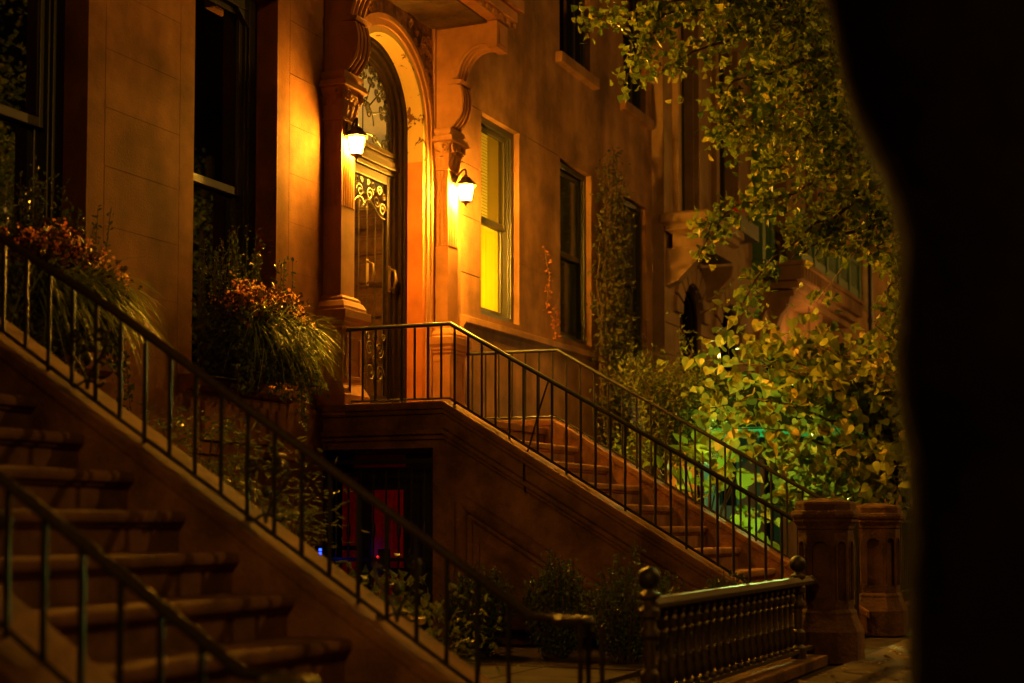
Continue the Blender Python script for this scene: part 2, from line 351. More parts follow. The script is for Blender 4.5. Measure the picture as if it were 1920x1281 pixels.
# ------------------------------------------------------------------ ground
struct('road',MB().box(-40,120,-60,-8.6,-.4,-.14),'asphalt')
struct('kerb',MB().box(-40,120,-8.6,-8.4,-.4,.004),'walk',bevel=.015)
g=MB()
xs=[-6+1.55*i for i in range(36)]
for i in range(len(xs)-1):
    for a,b in ((-8.4,-7.0),(-7.0,-5.6),(-5.6,-4.38)):
        dz=random.uniform(-.006,.006); g.box(xs[i]+.006,xs[i+1]-.006,a+.006,b-.006,-.12,dz)
struct('sidewalk',g,'walk',bevel=.006)
struct('ground',MB().box(-40,120,-8.41,12,-.35,-.03),'soil')
g=MB()
for i in range(9):
    for j in range(5): g.box(5.96+.525*i,5.96+.525*i+.515,-3.3+.66*j,-3.3+.66*j+.65,-.1,0.0+random.uniform(-.003,.003))
struct('areaway_path',g,'pathstone',bevel=.005)
# leaves on the pavement and on the steps
lf=MB(); n=420; px=RNG.uniform(6,19,n); py=-4.45-np.abs(RNG.normal(size=n))*.55
scatter(lf,T_GINK,np.stack([px,py,np.full(n,.012)],1),rdir(n,(0,0,0))*np.array([1,1,.12]),RNG.uniform(.03,.07,n),up=(0,0,3))
for k in range(1,9):
    m=int(RNG.integers(1,4)); scatter(lf,T_OVAL,np.stack([RNG.uniform(3.9,5.5,m),-.945-.285*k+RNG.uniform(.03,.25,m),np.full(m,1.875-.18*k+.012)],1),rdir(m)*np.array([1,1,.12]),RNG.uniform(.03,.06,m),up=(0,0,3))
o=lf.build('fallen_leaves','fallen',fix=False); tag(o,'scattered yellow fallen leaves on the sidewalk beside the stone gateposts','leaves',kind='stuff')

# ------------------------------------------------------------------ window builder
def window(par,x0,x1,z0,z1,y,zm,glass='darkglass',fw=.075,clip=0,nm='window'):
    f=MB(); e=.002
    f.box(x0+e,x0+fw,y-.05,y+.1,z0+e,z1-e); f.box(x1-fw,x1-e,y-.05,y+.1,z0+e,z1-e)
    f.box(x0+fw,x1-fw,y-.048,y+.1,z1-fw,z1-e); f.box(x0+fw,x1-fw,y-.06,y+.1,z0+e,z0+.06)
    if clip:   # shouldered head: a corner piece on each side
        f.prism([(x0+fw,z1-fw),(x0+fw+clip,z1-fw),(x0+fw,z1-fw-clip*.8)],'y',y-.047,y+.09)
        f.prism([(x1-fw,z1-fw),(x1-fw,z1-fw-clip*.8),(x1-fw-clip,z1-fw)],'y',y-.047,y+.09)
    f.box(x1-fw-.022,x1-fw,y-.028,y+.08,z0+.06,z1-fw); f.box(x0+fw,x0+fw+.022,y-.028,y+.08,z0+.06,z1-fw)
    w=f.build(nm,'frame',par,bevel=.006)
    a,b=x0+fw+.022,x1-fw-.022
    for nme,za,zb,yy in (('upper_sash',zm-.03,z1-fw,y+.0),('lower_sash',z0+.06,zm+.03,y+.042)):
        s=MB(); q=.045
        s.box(a,a+q,yy,yy+.036,za,zb); s.box(b-q,b,yy,yy+.036,za,zb); s.box(a+q,b-q,yy+.001,yy+.035,zb-q-.012*(nme[0]=='l'),zb); s.box(a+q,b-q,yy+.001,yy+.035,za,za+q+.02)
        sh=s.build(nme,'sash',w,bevel=.005)
        MB().box(a+q-.004,b-q+.004,yy+.016,yy+.02,za+q+.016,zb-q).build('pane',glass,w)
    return w

# ------------------------------------------------------------------ the house with the lit doorway
HB=thing('brownstone_house',(9.9,0,0),'brown stone rowhouse with an arched doorway under a carved hood between lit lanterns','house')
zA,zM,zB=1.98,3.50,5.05
WA=(6.69,7.79,zA,zB); WB=(8.95,10.04,zA,zB)
gr=[]; gw=.004
for x in (6.51,7.965,8.78,10.22): gr.append((x-gw/2,x+gw/2,1.98,8.5))
for z in (2.06,2.47,2.88,3.275,3.667,4.06,4.47,4.9,5.3,5.7): 
    gr.append((7.965,8.78,z-gw/2,z+gw/2)); gr.append((10.22,10.70,z+.04-gw/2,z+.04+gw/2)); gr.append((4.0,6.51,z-gw/2,z+gw/2))
DOOR=(11.0,12.70,1.8,5.62)
w=MB(); w.wall(2.0,13.36,1.80,8.6,0,[WA,WB,DOOR],.24,gr,.005)
w.box(2.0,10.55,.9,1.0,0,8.6); w.box(12.95,13.36,.9,1.0,0,8.6); w.box(2,13.36,.24,8.0,8.5,8.6)
w.build('wall','wallB',HB,fix=False)
b=MB(); b.wall(2.0,10.69,0,1.80,-.05,[],.1,[(2,10.69,1.30,1.306),(2,10.69,.84,.846)]); b.box(2.0,10.69,-.052,.0,1.795,1.84)
b.box(2.0,10.68,-.075,-.05,1.42,1.47)
b.build('basement_wall','wallB',HB,fix=False)
for X in (WA,WB):
    sb=MB(); sb.prism([(.1,1.98),(-.10,1.975),(-.13,1.955),(-.13,1.90),(-.09,1.87),(-.051,1.86),(-.051,1.841),(.1,1.841)],'x',X[0]-.14,X[1]+.14)
    sb.box(X[0]+.05,X[1]-.05,-.085,-.052,1.52,1.794)
    sb.build('sill','wallB',HB,bevel=.006)
    window(HB,X[0],X[1],X[2],X[3],.24,zM,'darkglass',.11,.16)
# arch reveal, carved spandrel, archivolt
CX,ZS=11.84,4.62
a=MB(); a.archring(CX,ZS,.68,.74,1.8,-.012,.17,40); a.build('arch_reveal','peel',HB,smooth=True)
a=MB(); a.archring(CX,ZS,.74,.80,1.8,-.03,.16,40); a.archring(CX,ZS,.80,.845,1.8,-.045,.15,40); a.build('archivolt','pier',HB,smooth=True)
a=MB(); a.archfill(CX,ZS,.846,10.96,12.725,5.62,-.014,.15,40); a.build('spandrel','carved',HB)
a=MB()
for sx in (-1,1):
    for k in range(70):
        t=RNG.uniform(.08,1.0)**1; ang=RNG.uniform(.10,1.18); rr=.87+RNG.uniform(0,.42)
        x=CX+sx*rr*math.cos(ang); z=ZS+rr*math.sin(ang)
        if x<10.99 or x>12.69 or z>5.56: continue
        a.tube(spiral(x,z,RNG.uniform(.025,.05),1.1,RNG.uniform(0,6),random.choice((-1,1)),-.02,12,.25),[.011]*13,5)
a.build('carved_foliage','pier',HB,smooth=True)
a=MB(); a.box(12.69,12.726,-.05,.1,4.0,5.62); a.box(10.955,10.985,-.05,.1,4.0,5.62); a.build('spandrel_border','pier',HB,bevel=.008)
# door frame: nested rings
f=MB(); f.archring(CX,ZS,.60,.68,1.8,.172,.30,40); f.archring(CX,ZS,.64,.68,1.8,.150,.171,40); f.archring(CX,ZS,.535,.60,1.8,.205,.30,40); f.archring(CX,ZS,.515,.535,1.8,.23,.29,40)
f.build('door_frame','wood',HB,smooth=True)
f=MB(); f.box(11.24,12.44,.185,.30,4.19,4.26); f.box(11.26,12.42,.20,.29,4.261,4.30); f.box(11.26,12.42,.21,.29,4.14,4.189); f.box(11.32,12.36,.2,.29,4.311,4.36); f.build('transom_bar','wood',HB,bevel=.008)
YG=.27
f=MB(); pts=[(CX+.53*math.cos(PI*i/32),4.62+.53*math.sin(PI*i/32)) for i in range(33)]+[(CX-.53,4.34),(CX+.53,4.34)]
f.prism(pts,'y',YG,YG+.006); tr=f.build('fanlight_glass','doorglass',HB)
f=MB(); y=.25
f.bar((CX,y,4.34),(CX,y,5.14),.007); 
for k,t in enumerate((14,40,65,90,115,140,166)):
    t=R(t); c,s_=math.cos(t),math.sin(t); p=lambda r:(CX+r*c,4.62+r*s_)
    a0=t
    q=p(.16); q2=p(.42); f.bar((q[0],y,q[1]),(q2[0],y,q2[1]),.009)
    for sg in (-1,1):
        m=p(.45); f.tube(spiral(m[0]-sg*.045*s_,m[1]+sg*.045*c,.045,1.4,a0-sg*PI/2,sg,y,20,.2),.012,5)
        m=p(.36); f.tube(spiral(m[0]-sg*.034*s_,m[1]+sg*.034*c,.034,1.2,a0-sg*PI/2,-sg,y,16,.2),.011,5)
    m=p(.12); f.tube(spiral(m[0],m[1],.05,1.5,a0,1,y,22,.2),.007,5)
f.tube([(CX+.20*math.cos(PI*i/14),y,4.55+.20*math.sin(PI*i/14)) for i in range(15)],.007,5)
for sx in (-1,1):
    f.tube(bez((CX+sx*.05,y,4.45),(CX+sx*.2,y,4.5),(CX+sx*.32,y,4.36),(CX+sx*.52,y,4.34)),.007,5)
    for (dx,dz,r) in ((.40,4.42,.05),(.47,4.50,.04),(.45,4.38,.03),(.22,4.43,.045)): f.tube(spiral(CX+sx*dx,dz,r,1.5,0,sx,y,20,.2),.011,5)
    f.bar((CX+sx*.49,y,4.36),(CX+sx*.47,y,4.66),.006)
f.build('fanlight_scrollwork','iron',HB,smooth=True)
# outer door: stiles, glass, iron grille, pulls
D=MB(); x0,x1=11.33,12.335; y0,y1=.225,.268
D.box(x0,x0+.075,y0,y1,1.81,4.135); D.box(x1-.075,x1,y0,y1,1.81,4.135); D.box(x0+.075,x1-.075,y0+.001,y1,4.05,4.134); D.box(x0+.075,x1-.075,y0+.001,y1,1.811,2.09)
D.box(x0+.14,x1-.14,y0-.012,y0+.001,1.87,2.03)
dr=D.build('door','wood',HB,bevel=.008)
MB().box(x0+.073,x1-.073,.25,.255,2.088,4.052).build('glass','doorglass',dr)
G=MB(); y=.238
for i in range(6):
    x=x0+.13+i*(x1-x0-.26)/5; G.bar((x,y,2.09),(x,y,3.80+.1*(1-abs(i-2.5)/2.5)),.0065)
def scr(x,z,r,t,a0,sg): G.tube(spiral(x,z,r,t,a0,sg,y-.012,22,.2),.0075,5)
for sx in (-1,1):
    for dx,dz,r,sg in ((.09,3.90,.065,1),(.22,3.86,.06,-1),(.33,3.80,.065,1),(.15,3.99,.045,-1),(.27,3.96,.05,1),(.36,3.93,.035,-1),(.06,4.0,.03,1)):
        scr(CX+sx*dx,dz,r,1.4,0 if sx>0 else PI,sg*sx)
    G.tube(bez((CX,y-.01,3.8),(CX+sx*.12,y-.01,3.95),(CX+sx*.2,y-.01,3.70),(CX+sx*.38,y-.01,3.72)),.0075,5)
    for dx,dz,r,sg in ((.10,2.50,.075,1),(.28,2.50,.085,-1),(.11,2.30,.085,-1),(.29,2.28,.085,1),(.20,2.60,.05,1),(.06,2.62,.04,-1),(.19,2.40,.045,1),(.36,2.62,.035,1)):
        scr(CX+sx*dx,dz,r,1.5,0 if sx>0 else PI,sg*sx)
G.build('grille','ironworn',dr,smooth=True)
for hx in (11.88,12.30):
    h=MB(); h.tube([(hx,.222,3.08),(hx,.17,3.10),(hx,.15,3.17),(hx,.16,3.25),(hx,.222,3.28)],[.010,.012,.015,.012,.010],8); h.box(hx-.022,hx+.022,.216,.2249,3.06,3.30); h.build('handle','brass',dr,smooth=True)
# vestibule behind the glass
v=MB(); v.box(10.98,11.0,.305,1.6,1.8,5.6); v.box(12.66,12.68,.305,1.6,1.8,5.6); v.box(11.0,12.66,1.6,1.62,1.8,5.6); v.box(11.0,12.66,.305,1.6,5.45,5.47); v.box(11.0,12.66,.30,1.6,1.76,1.8)
v.box(11.0,12.66,1.5,1.6,4.20,4.32)
for xx in (11.12,12.42): v.box(xx,xx+.14,1.5,1.6,1.8,4.2)
for yy in (.42,1.30): v.box(12.60,12.66,yy,yy+.16,4.1,5.3)
v.box(12.56,12.66,.305,1.5,4.08,4.2)
v.build('vestibule','cream',HB,bevel=0)
v=MB(); v.box(12.60,12.659,.306,1.47,1.801,4.079)
for za,zb in ((1.9,2.35),(2.45,2.80),(2.88,3.10),(3.17,3.42),(3.48,3.66),(3.72,3.86),(3.92,4.04)):
    for ya,yb_ in ((.36,.84),(.92,1.40)):
        v.box(12.575,12.5995,ya,yb_,za,zb); v.box(12.562,12.5745,ya+.03,yb_-.03,za+.03,zb-.03)
v.build('oak_panelling','inner',HB,bevel=.005)
v=MB(); v.box(11.28,12.40,1.50,1.56,1.8,4.1)
for za,zb in ((1.95,2.35),(2.45,2.8),(2.9,3.15),(3.22,3.50),(3.56,3.75),(3.82,4.02)):
    for xa,xb in ((11.36,11.80),(11.88,12.32)):
        v.box(xa,xb,1.475,1.4995,za,zb); v.box(xa+.04,xb-.04,1.462,1.4749,za+.035,zb-.035)
v.build('inner_door','inner',HB,bevel=.006)
def lamp(name,loc,e,c,rad=.05,par=None):
    l=bpy.data.lights.new(name,'POINT'); l.energy=e; l.color=c; l.shadow_soft_size=rad; o=bpy.data.objects.new(name,l); COL.objects.link(o); o.location=loc; return o
lamp('vestibule_lamp',(11.9,.95,4.9),E_VESTIBULE,(1,.64,.22),.08)
# piers
def pier(xa,xb):
    p=MB(); yf,yb=-.17,.10; nf=5
    poly=[(xa,yb)]
    # near face with shallow flutes, then the street face with flutes
    def flute(p0,p1,nin,cnt):
        out=[]
        for i in range(cnt):
            a=.10+.80*i/cnt; b_=.10+.80*(i+.78)/cnt
            for j in range(5):
                t=a+(b_-a)*j/4; dd=.012*math.sin(PI*j/4)
                out.append((p0[0]+(p1[0]-p0[0])*t+nin[0]*dd,p0[1]+(p1[1]-p0[1])*t+nin[1]*dd))
        return out
    poly+=flute((xa,yb),(xa,yf),(1,0),5)+[(xa,yf)]+flute((xa,yf),(xb,yf),(0,1),nf)+[(xb,yf)]+flute((xb,yf),(xb,yb),(-1,0),5)+[(xb,yb)]
    p.prism(poly,'z',3.54,4.27)
    p.sq(xa,xb,yf,yb,[(0,2.80),(0,3.535),(.004,3.54)])
    r=p.build('pier','pier',HB,bevel=0)
    q=MB(); q.sq(xa,xb,yf,yb,[(.10,1.802),(.10,1.97),(.085,2.0),(.06,2.05),(.052,2.07),(.052,2.50),(.07,2.52),(.07,2.535),(.085,2.55),(.085,2.57),(.105,2.60),(.105,2.665),(.075,2.672),(.075,2.70),(.055,2.74),(.04,2.75),(.04,2.772),(.02,2.79),(.0,2.80)])
    fx=(xa-.052,xb+.052); 
    for zz in (2.10,2.44): q.box(xa-.0,xb+.0,yf-.060,yf-.0521,zz,zz+.03)
    q.box(xa-.02,xa+.01,yf-.060,yf-.0521,2.131,2.439); q.box(xb-.01,xb+.02,yf-.060,yf-.0521,2.131,2.439)
    for zz in (2.10,2.44): q.box(xa-.060,xa-.0521,yf+.0,yb-.0,zz,zz+.03)
    q.build('pedestal','pier',r,bevel=.004)
    c=MB(); c.sq(xa,xb,yf,yb,[(.02,4.255),(.02,4.275),(.005,4.28),(.01,4.34),(.03,4.46),(.06,4.515)])
    c.sq(xa,xb,yf,yb,[(.055,4.516),(.085,4.522),(.085,4.545),(.07,4.55),(.07,4.575)])
    cx_,cy_=(xa+xb)/2,(yf+yb)/2
    for fx_,fy_,ux,uy,half in ((xa,cy_,0,1,(yb-yf)/2),(cx_,yf,1,0,(xb-xa)/2),(xb,cy_,0,1,(yb-yf)/2)):
        nx,ny=(-1,0) if fx_==xa else ((1,0) if fx_==xb else (0,-1))
        for row,(zz,h,out) in enumerate(((4.285,.10,.035),(4.345,.10,.05))):
            for k in range(3 if row==0 else 4):
                t=(-.66+.66*k) if row==0 else (-.9+.6*k)
                bx,by=fx_+ux*half*t,fy_+uy*half*t
                wv=.032
                pr=[(0,0),(.010,.35),(.016,.7),(out,.98),(out+.014,.86)]
                vs=[];
                for dd,hz in pr:
                    ww=wv*(1 if hz<.5 else .85 if hz<.9 else .5)
                    for sg in (-1,0,1):
                        e=dd+(.008 if sg==0 else 0)+.012
                        vs.append((bx+ux*ww*sg+nx*e,by+uy*ww*sg+ny*e,zz+h*hz))
                c.add(vs,[(i*3+j,i*3+j+1,i*3+j+4,i*3+j+3) for i in range(4) for j in range(2)])
        for sg in (-1,1):   # corner volutes
            bx,by=fx_+ux*half*sg*.92+nx*.055,fy_+uy*half*sg*.92+ny*.055
            pth=[]
            for i in range(18):
                t=i/17; rr=.042*(1-t)+.008*t; an=-PI/2+sg*2*PI*1.5*t
                pth.append((bx+ux*rr*math.cos(an),by+uy*rr*math.cos(an),4.47+rr*math.sin(an)))
            c.tube(pth,.011,5)
    c.build('capital','pier',r,smooth=True)
    return r
pier(10.75,10.97); pier(12.73,12.95)
# scroll brackets carrying the hood
def bracket(xa,xb):
    up=[(-.60,5.395),(-.53,5.43),(-.43,5.42),(-.33,5.345),(-.265,5.24),(-.235,5.13)]
    mid=[(-.20,5.125),(-.185,5.09)]
    lo=[(-.27,5.06),(-.30,4.98),(-.30,4.87),(-.275,4.77),(-.215,4.70),(-.165,4.655)]
    poly=[(.10,5.612),(-.60,5.612)]+up+mid+lo+[(-.17,4.58),(.10,4.58)]
    b=MB(); b.prism(poly,'x',xa,xb); r=b.build('bracket','pier',HB)
    m=MB()
    for k in range(4):
        x=xa+.02+(xb-xa-.04)*k/3
        for seg in (up,lo):
            P=[(x,p[0]-.006,p[1]-.004) for p in seg]; m.tube(smoothpath(P,12),.021 if k in(0,3) else .017,6)
    m.prism([(-.68,5.62),(-.68,5.37),(-.585,5.37),(-.585,5.62)],'x',xa-.015,xb+.015)
    m.box(xa+.03,xb-.03,-.692,-.681,5.41,5.58)
    m.prism([(-.32,5.10),(-.17,5.13),(-.17,5.07),(-.30,5.07)],'x',xa-.012,xb+.012)
    m.sq(xa,xb,-.17,.1,[(.008,4.576),(.03,4.59),(.05,4.62),(.05,4.65),(.02,4.66)])
    m.build('bracket_moulding','pier',r,smooth=True)
bracket(10.75,10.97); bracket(12.73,12.95)
h=MB(); h.box(10.60,13.05,-.75,.10,5.68,5.78); h.box(10.66,13.0,-.70,.10,5.63,5.6799); h.box(10.55,13.10,-.80,.1,5.78,5.9); h.box(10.57,13.08,-.78,.1,5.9001,6.1)
hd=h.build('hood','pier',HB,bevel=.012)
h=MB()
for i in range(12):
    x=11.0+i*.143; h.box(x,x+.137,-.58,.0,5.612,5.629)
h.build('soffit_boards','soffit',hd,bevel=.004)
for i in range(17):
    x=10.66+i*.146; MB().box(x,x+.07,-.725,-.701,5.635,5.678).build('dentil','pier',hd,bevel=.003)

# ------------------------------------------------------------------ neighbouring houses
HC=thing('stucco_house',(16.3,0,0),'stained brown stucco rowhouse with one lit yellow window','house')
C1,C2,C3=(13.86,14.83,3.045,5.12),(16.0,17.0,3.045,5.12),(18.16,19.06,3.045,5.12)
U1,U2=(15.99,16.98,6.33,8.3),(18.16,19.06,6.33,8.3)
gr=[(13.40,13.86,z,z+.009) for z in (3.4,3.97,4.5,5.12,5.7)]+[(14.83,16.0,z,z+.006) for z in (3.7,5.13)]
w=MB(); w.wall(13.362,19.30,0,9.4,.012,[C1,C2,C3,U1,U2],.115,gr); w.box(14.95,19.3,.9,1.0,0,9.4); w.box(13.37,19.3,.13,8,9.3,9.4)
w.build('wall','wallC',HC,fix=False)
w=MB(); w.prism([(.2,3.0),(-.05,2.97),(-.06,2.90),(-.03,2.86),(-.03,1.0),(.2,1.0)],'x',13.365,19.29); w.build('base_course','wallC',HC,bevel=.01)
for k,X in enumerate((C1,C2,C3)): window(HC,*X,.127,4.07,'glass' if k==0 else 'grimglass',.075)
for X in (U1,U2):
    window(HC,*X,.127,7.4,'darkglass',.075)
    MB().prism([(.1,X[2]-.004),(-.07,X[2]-.01),(-.07,X[2]-.13),(.1,X[2]-.15)],'x',X[0]-.12,X[1]+.12).build('sill','wallC',HC,bevel=.01)
    c=MB(); c.box(X[0]+.40,X[0]+.47,.24,.26,X[2]+.1,X[3]); c.build('curtain_edge','cream',HC)
# room behind the lit window
r=MB(); r.box(13.40,13.42,.23,2.4,2.8,5.5); r.box(14.93,14.95,.23,2.4,2.8,5.5); r.box(13.42,14.93,2.38,2.4,2.8,5.5); r.box(13.42,14.93,.23,2.38,5.48,5.5); r.box(13.42,14.93,.23,2.38,2.78,2.8)
r.build('room','cream',HC)
c=MB(); nn=80; vs=[]
for i in range(nn+1):
    t=i/nn; x=13.90+.86*t; yy=.232+.008*math.sin(t*52)+.004*math.sin(t*111+1)
    vs+=[(x,yy,3.08),(x,yy,4.04)]
c.add(vs,[(2*i,2*i+2,2*i+3,2*i+1) for i in range(nn)]); c.build('curtain','curtain',HC,smooth=True,fix=False)
c=MB()
for i in range(29):
    z=4.08+i*.0345; c.add([(13.92,.192,z),(14.46,.192,z),(14.46,.214,z+.024),(13.92,.214,z+.024)],[(0,1,2,3)])
c.build('blind','blind',HC,fix=False)
c=MB(); c.add([(14.47,.225,4.05),(14.77,.225,4.05),(14.77,.225,5.1),(14.47,.225,5.1)],[(0,1,2,3)]); c.build('shade','blind',HC,fix=False)
lamp('room_lamp',(14.25,1.0,3.5),E_ROOM,(1,.54,.02),.10)

HD=thing('arched_house',(21.6,-.15,0),'pale brownstone rowhouse with round-arched rusticated windows beyond the climbing vine','house')
T1,T2=(19.87,20.68,5.22,8.2),(21.75,22.78,5.5,8.2)
A1,A2=(20.5,.50,3.79),(22.45,.56,3.70)
hol=[T1,T2,(A1[0]-A1[1],A1[0]+A1[1],1.2,4.45),(A2[0]-A2[1],A2[0]+A2[1],1.2,4.45)]
gr=[(19.3,24.0,z,z+.014) for z in (2.3,2.75,3.2,3.62)]
w=MB(); w.wall(19.3,23.9,0,9.6,-.15,hol,.2,gr,.02); w.box(19.3,23.9,.9,1,0,9.6); w.box(19.3,19.32,-.15,1,0,9.6)
for c_,r_,zs in (A1,A2): w.archfill(c_,zs,r_,c_-r_-.002,c_+r_+.002,4.452,-.151,.04)
w.build('wall','wallD',HD,fix=False)
for c_,r_,zs in (A1,A2):
    w=MB()
    for k in range(9):
        t0=PI*k/9+.03; t1=PI*(k+1)/9-.03; ro=r_+.30
        w.prism([(c_+ (r_+.01)*math.cos(t0),zs+(r_+.01)*math.sin(t0)),(c_+ro*math.cos(t0),zs+ro*math.sin(t0)),(c_+ro*math.cos((t0+t1)/2),zs+ro*math.sin((t0+t1)/2)),(c_+ro*math.cos(t1),zs+ro*math.sin(t1)),(c_+(r_+.01)*math.cos(t1),zs+(r_+.01)*math.sin(t1))],'y',-.21,-.14)
    w.build('arch_stones','wallD',HD,bevel=.015)
    w=MB(); w.archring(c_,zs,r_-.09,r_,1.2,-.10,.02,24); w.archring(c_,zs,r_-.14,r_-.09,1.2,-.05,.02,24); w.build('arch_frame','wood',HD,smooth=True)
    w=MB(); w.archring(c_,zs,.01,r_-.139,1.2,.0,.02,24); w.build('arch_glass','darkglass',HD)
    w=MB(); w.box(c_-r_+.1,c_+r_-.1,-.04,.02,2.95,3.05); w.build('arch_transom','sash',HD,bevel=.01)
for X in (T1,T2): 
    window(HD,*X,.03,6.6,'grimglass',.10)
    s_=MB(); s_.archring((X[0]+X[1])/2,20,.1,.2,1,0,.1) if False else s_.box(X[0]-.16,X[0]-.02,-.24,-.14,X[2]-.1,8.3); s_.box(X[1]+.02,X[1]+.16,-.24,-.14,X[2]-.1,8.3); s_.box(X[0]-.2,X[1]+.2,-.30,-.14,X[2]-.22,X[2]-.1); s_.build('window_surround','wallD',HD,bevel=.015)
s_=MB(); s_.sq(19.32,20.95,-.75,-.16,[(-.08,4.62),(-.08,4.82),(0,4.86),(0,4.93),(.05,4.96),(.05,5.06),(0,5.1)]); s_.build('ledge','wallD',HD,bevel=.01)
for xx in (19.36,21.05): MB().prism([(-.15,4.62),(-.62,4.62),(-.60,4.45),(-.45,4.30),(-.33,4.18),(-.15,4.1)],'x',xx,xx+.2).build('ledge_bracket','wallD',HD,bevel=.012)
s_=MB(); s_.box(21.7,22.8,-.55,-.305,5.26,5.5); wb=s_.build('flower_box','planter',HD,bevel=.01)
gm=MB(); scatter(gm,T_PETAL,np.array([[21.9,-.42,5.62]])+RNG.normal(size=(50,3))*.05,rdir(50,(0,0,.5)),.06); tag(gm.build('geranium_flower','geranium',fix=False),'small bright red flower in the dark box at a tall upper window','flower')

HE=thing('balcony_house',(29,-.1,0),'orange-lit stone rowhouse with a green balustraded balcony, partly behind leaves','house')
A3=(24.95,.60,3.65)
w=MB(); w.wall(23.9,38,0,10.5,-.12,[(A3[0]-A3[1],A3[0]+A3[1],0,4.4),(26.6,27.8,1.0,3.9),(29.2,30.4,1.0,3.9),(25.4,26.4,5.4,8.4),(27.9,28.9,5.4,8.4),(30.6,31.6,5.4,8.4),(31.9,33.4,2.6,4.6),(32.6,34.2,5.6,7.0)],.25,[(23.9,38,z,z+.014) for z in (2.3,2.75,3.2)],.02)
w.archfill(A3[0],A3[2],A3[1],A3[0]-A3[1]-.002,A3[0]+A3[1]+.002,4.402,-.121,.1); w.box(23.9,38,.9,1,0,10.5)
w.build('wall','wallE',HE,fix=False)
w=MB(); w.archring(A3[0],A3[2],A3[1]-.1,A3[1],0,-.05,.05,24); w.archring(A3[0],A3[2],.01,A3[1]-.1,0,.02,.04,24); w.build('arched_door','wood',HE,smooth=True)
w=MB(); w.archring(A3[0],A3[2],A3[1]+.02,A3[1]+.28,0.5,-.2,-.11,24); w.build('door_surround','wallE',HE,smooth=True)
for X in ((25.4,26.4,5.4,8.4),(27.9,28.9,5.4,8.4),(30.6,31.6,5.4,8.4)): window(HE,*X,.12,7.0,'grimglass',.12)
for X in ((26.6,27.8,1.0,3.9),(29.2,30.4,1.0,3.9)): window(HE,*X,.12,2.6,'darkglass',.12)
M['litpane']=emis("lit_far_window",(1,.62,.10),1.5)
for X in ((31.9,33.4,2.6,4.6),(32.6,34.2,5.6,7.0)): window(HE,*X,.12,(X[2]+X[3])/2,'litpane',.08,nm='lit_window')
bl=MB(); bl.box(24.8,30.0,-.75,-.121,4.98,5.22); bl.box(24.9,29.9,-.66,-.121,4.86,4.979); bl.box(25.05,29.7,-.55,-.121,4.74,4.859); bl.box(24.76,30.04,-.79,-.121,5.221,5.30); bc=bl.build('balcony','wallE',HE,bevel=.015)
for i in range(24): MB().box(24.86+i*.215,24.97+i*.215,-.772,-.751,5.0,5.2).build('dentil','wallE',bc,bevel=.005)
g=MB()
for i in range(6):
    x=24.9+i*.996; g.box(x-.06,x+.06,-.74,-.62,5.301,6.12); g.box(x-.08,x+.08,-.76,-.60,6.121,6.17)
g.box(24.9,29.9,-.71,-.65,5.99,6.07); g.box(24.9,29.9,-.71,-.65,5.31,5.50); 
for i in range(5):
    x=24.96+i*.996; 
    for k in range(9): g.box(x+.05+k*.1,x+.08+k*.1,-.70,-.66,5.501,5.989)
g.build('balustrade','greenpaint',bc,bevel=.006)
for x in (24.9,27.2,29.5):
    k=MB(); k.prism([(-.125,4.73),(-.53,4.73),(-.50,4.58),(-.36,4.42),(-.30,4.25),(-.2,4.12),(-.125,4.05)],'x',x,x+.25); k.build('balcony_bracket','wallE',bc,bevel=.015)
g=MB(); g.box(23.92,24.1,-.32,-.121,5.2,9.6); g.box(24.55,24.72,-.32,-.121,5.2,9.6); g.box(24.1,24.55,-.26,-.121,5.2,9.6); g.sq(23.92,24.72,-.32,-.12,[(.05,5.0),(.08,5.1),(.08,5.18),(0,5.2)]); g.build('green_bay','greenpaint',HE,bevel=.01)
g=MB(); g.box(24.85,25.3,-.14,-.122,6.75,7.6); g.build('pale_shade','cream',HE)
dp=MB(); dp.tube([(30.3,-.85,0),(30.3,-.85,10)],.05,8)
for z in (1.5,3.2,4.9,6.6): dp.lathe([(.05,z),(.065,z+.01),(.065,z+.09),(.05,z+.1)],30.3,-.85,8)
tag(dp.build('drainpipe','iron',smooth=True),'thin black drainpipe running down beside the green balcony','drainpipe')

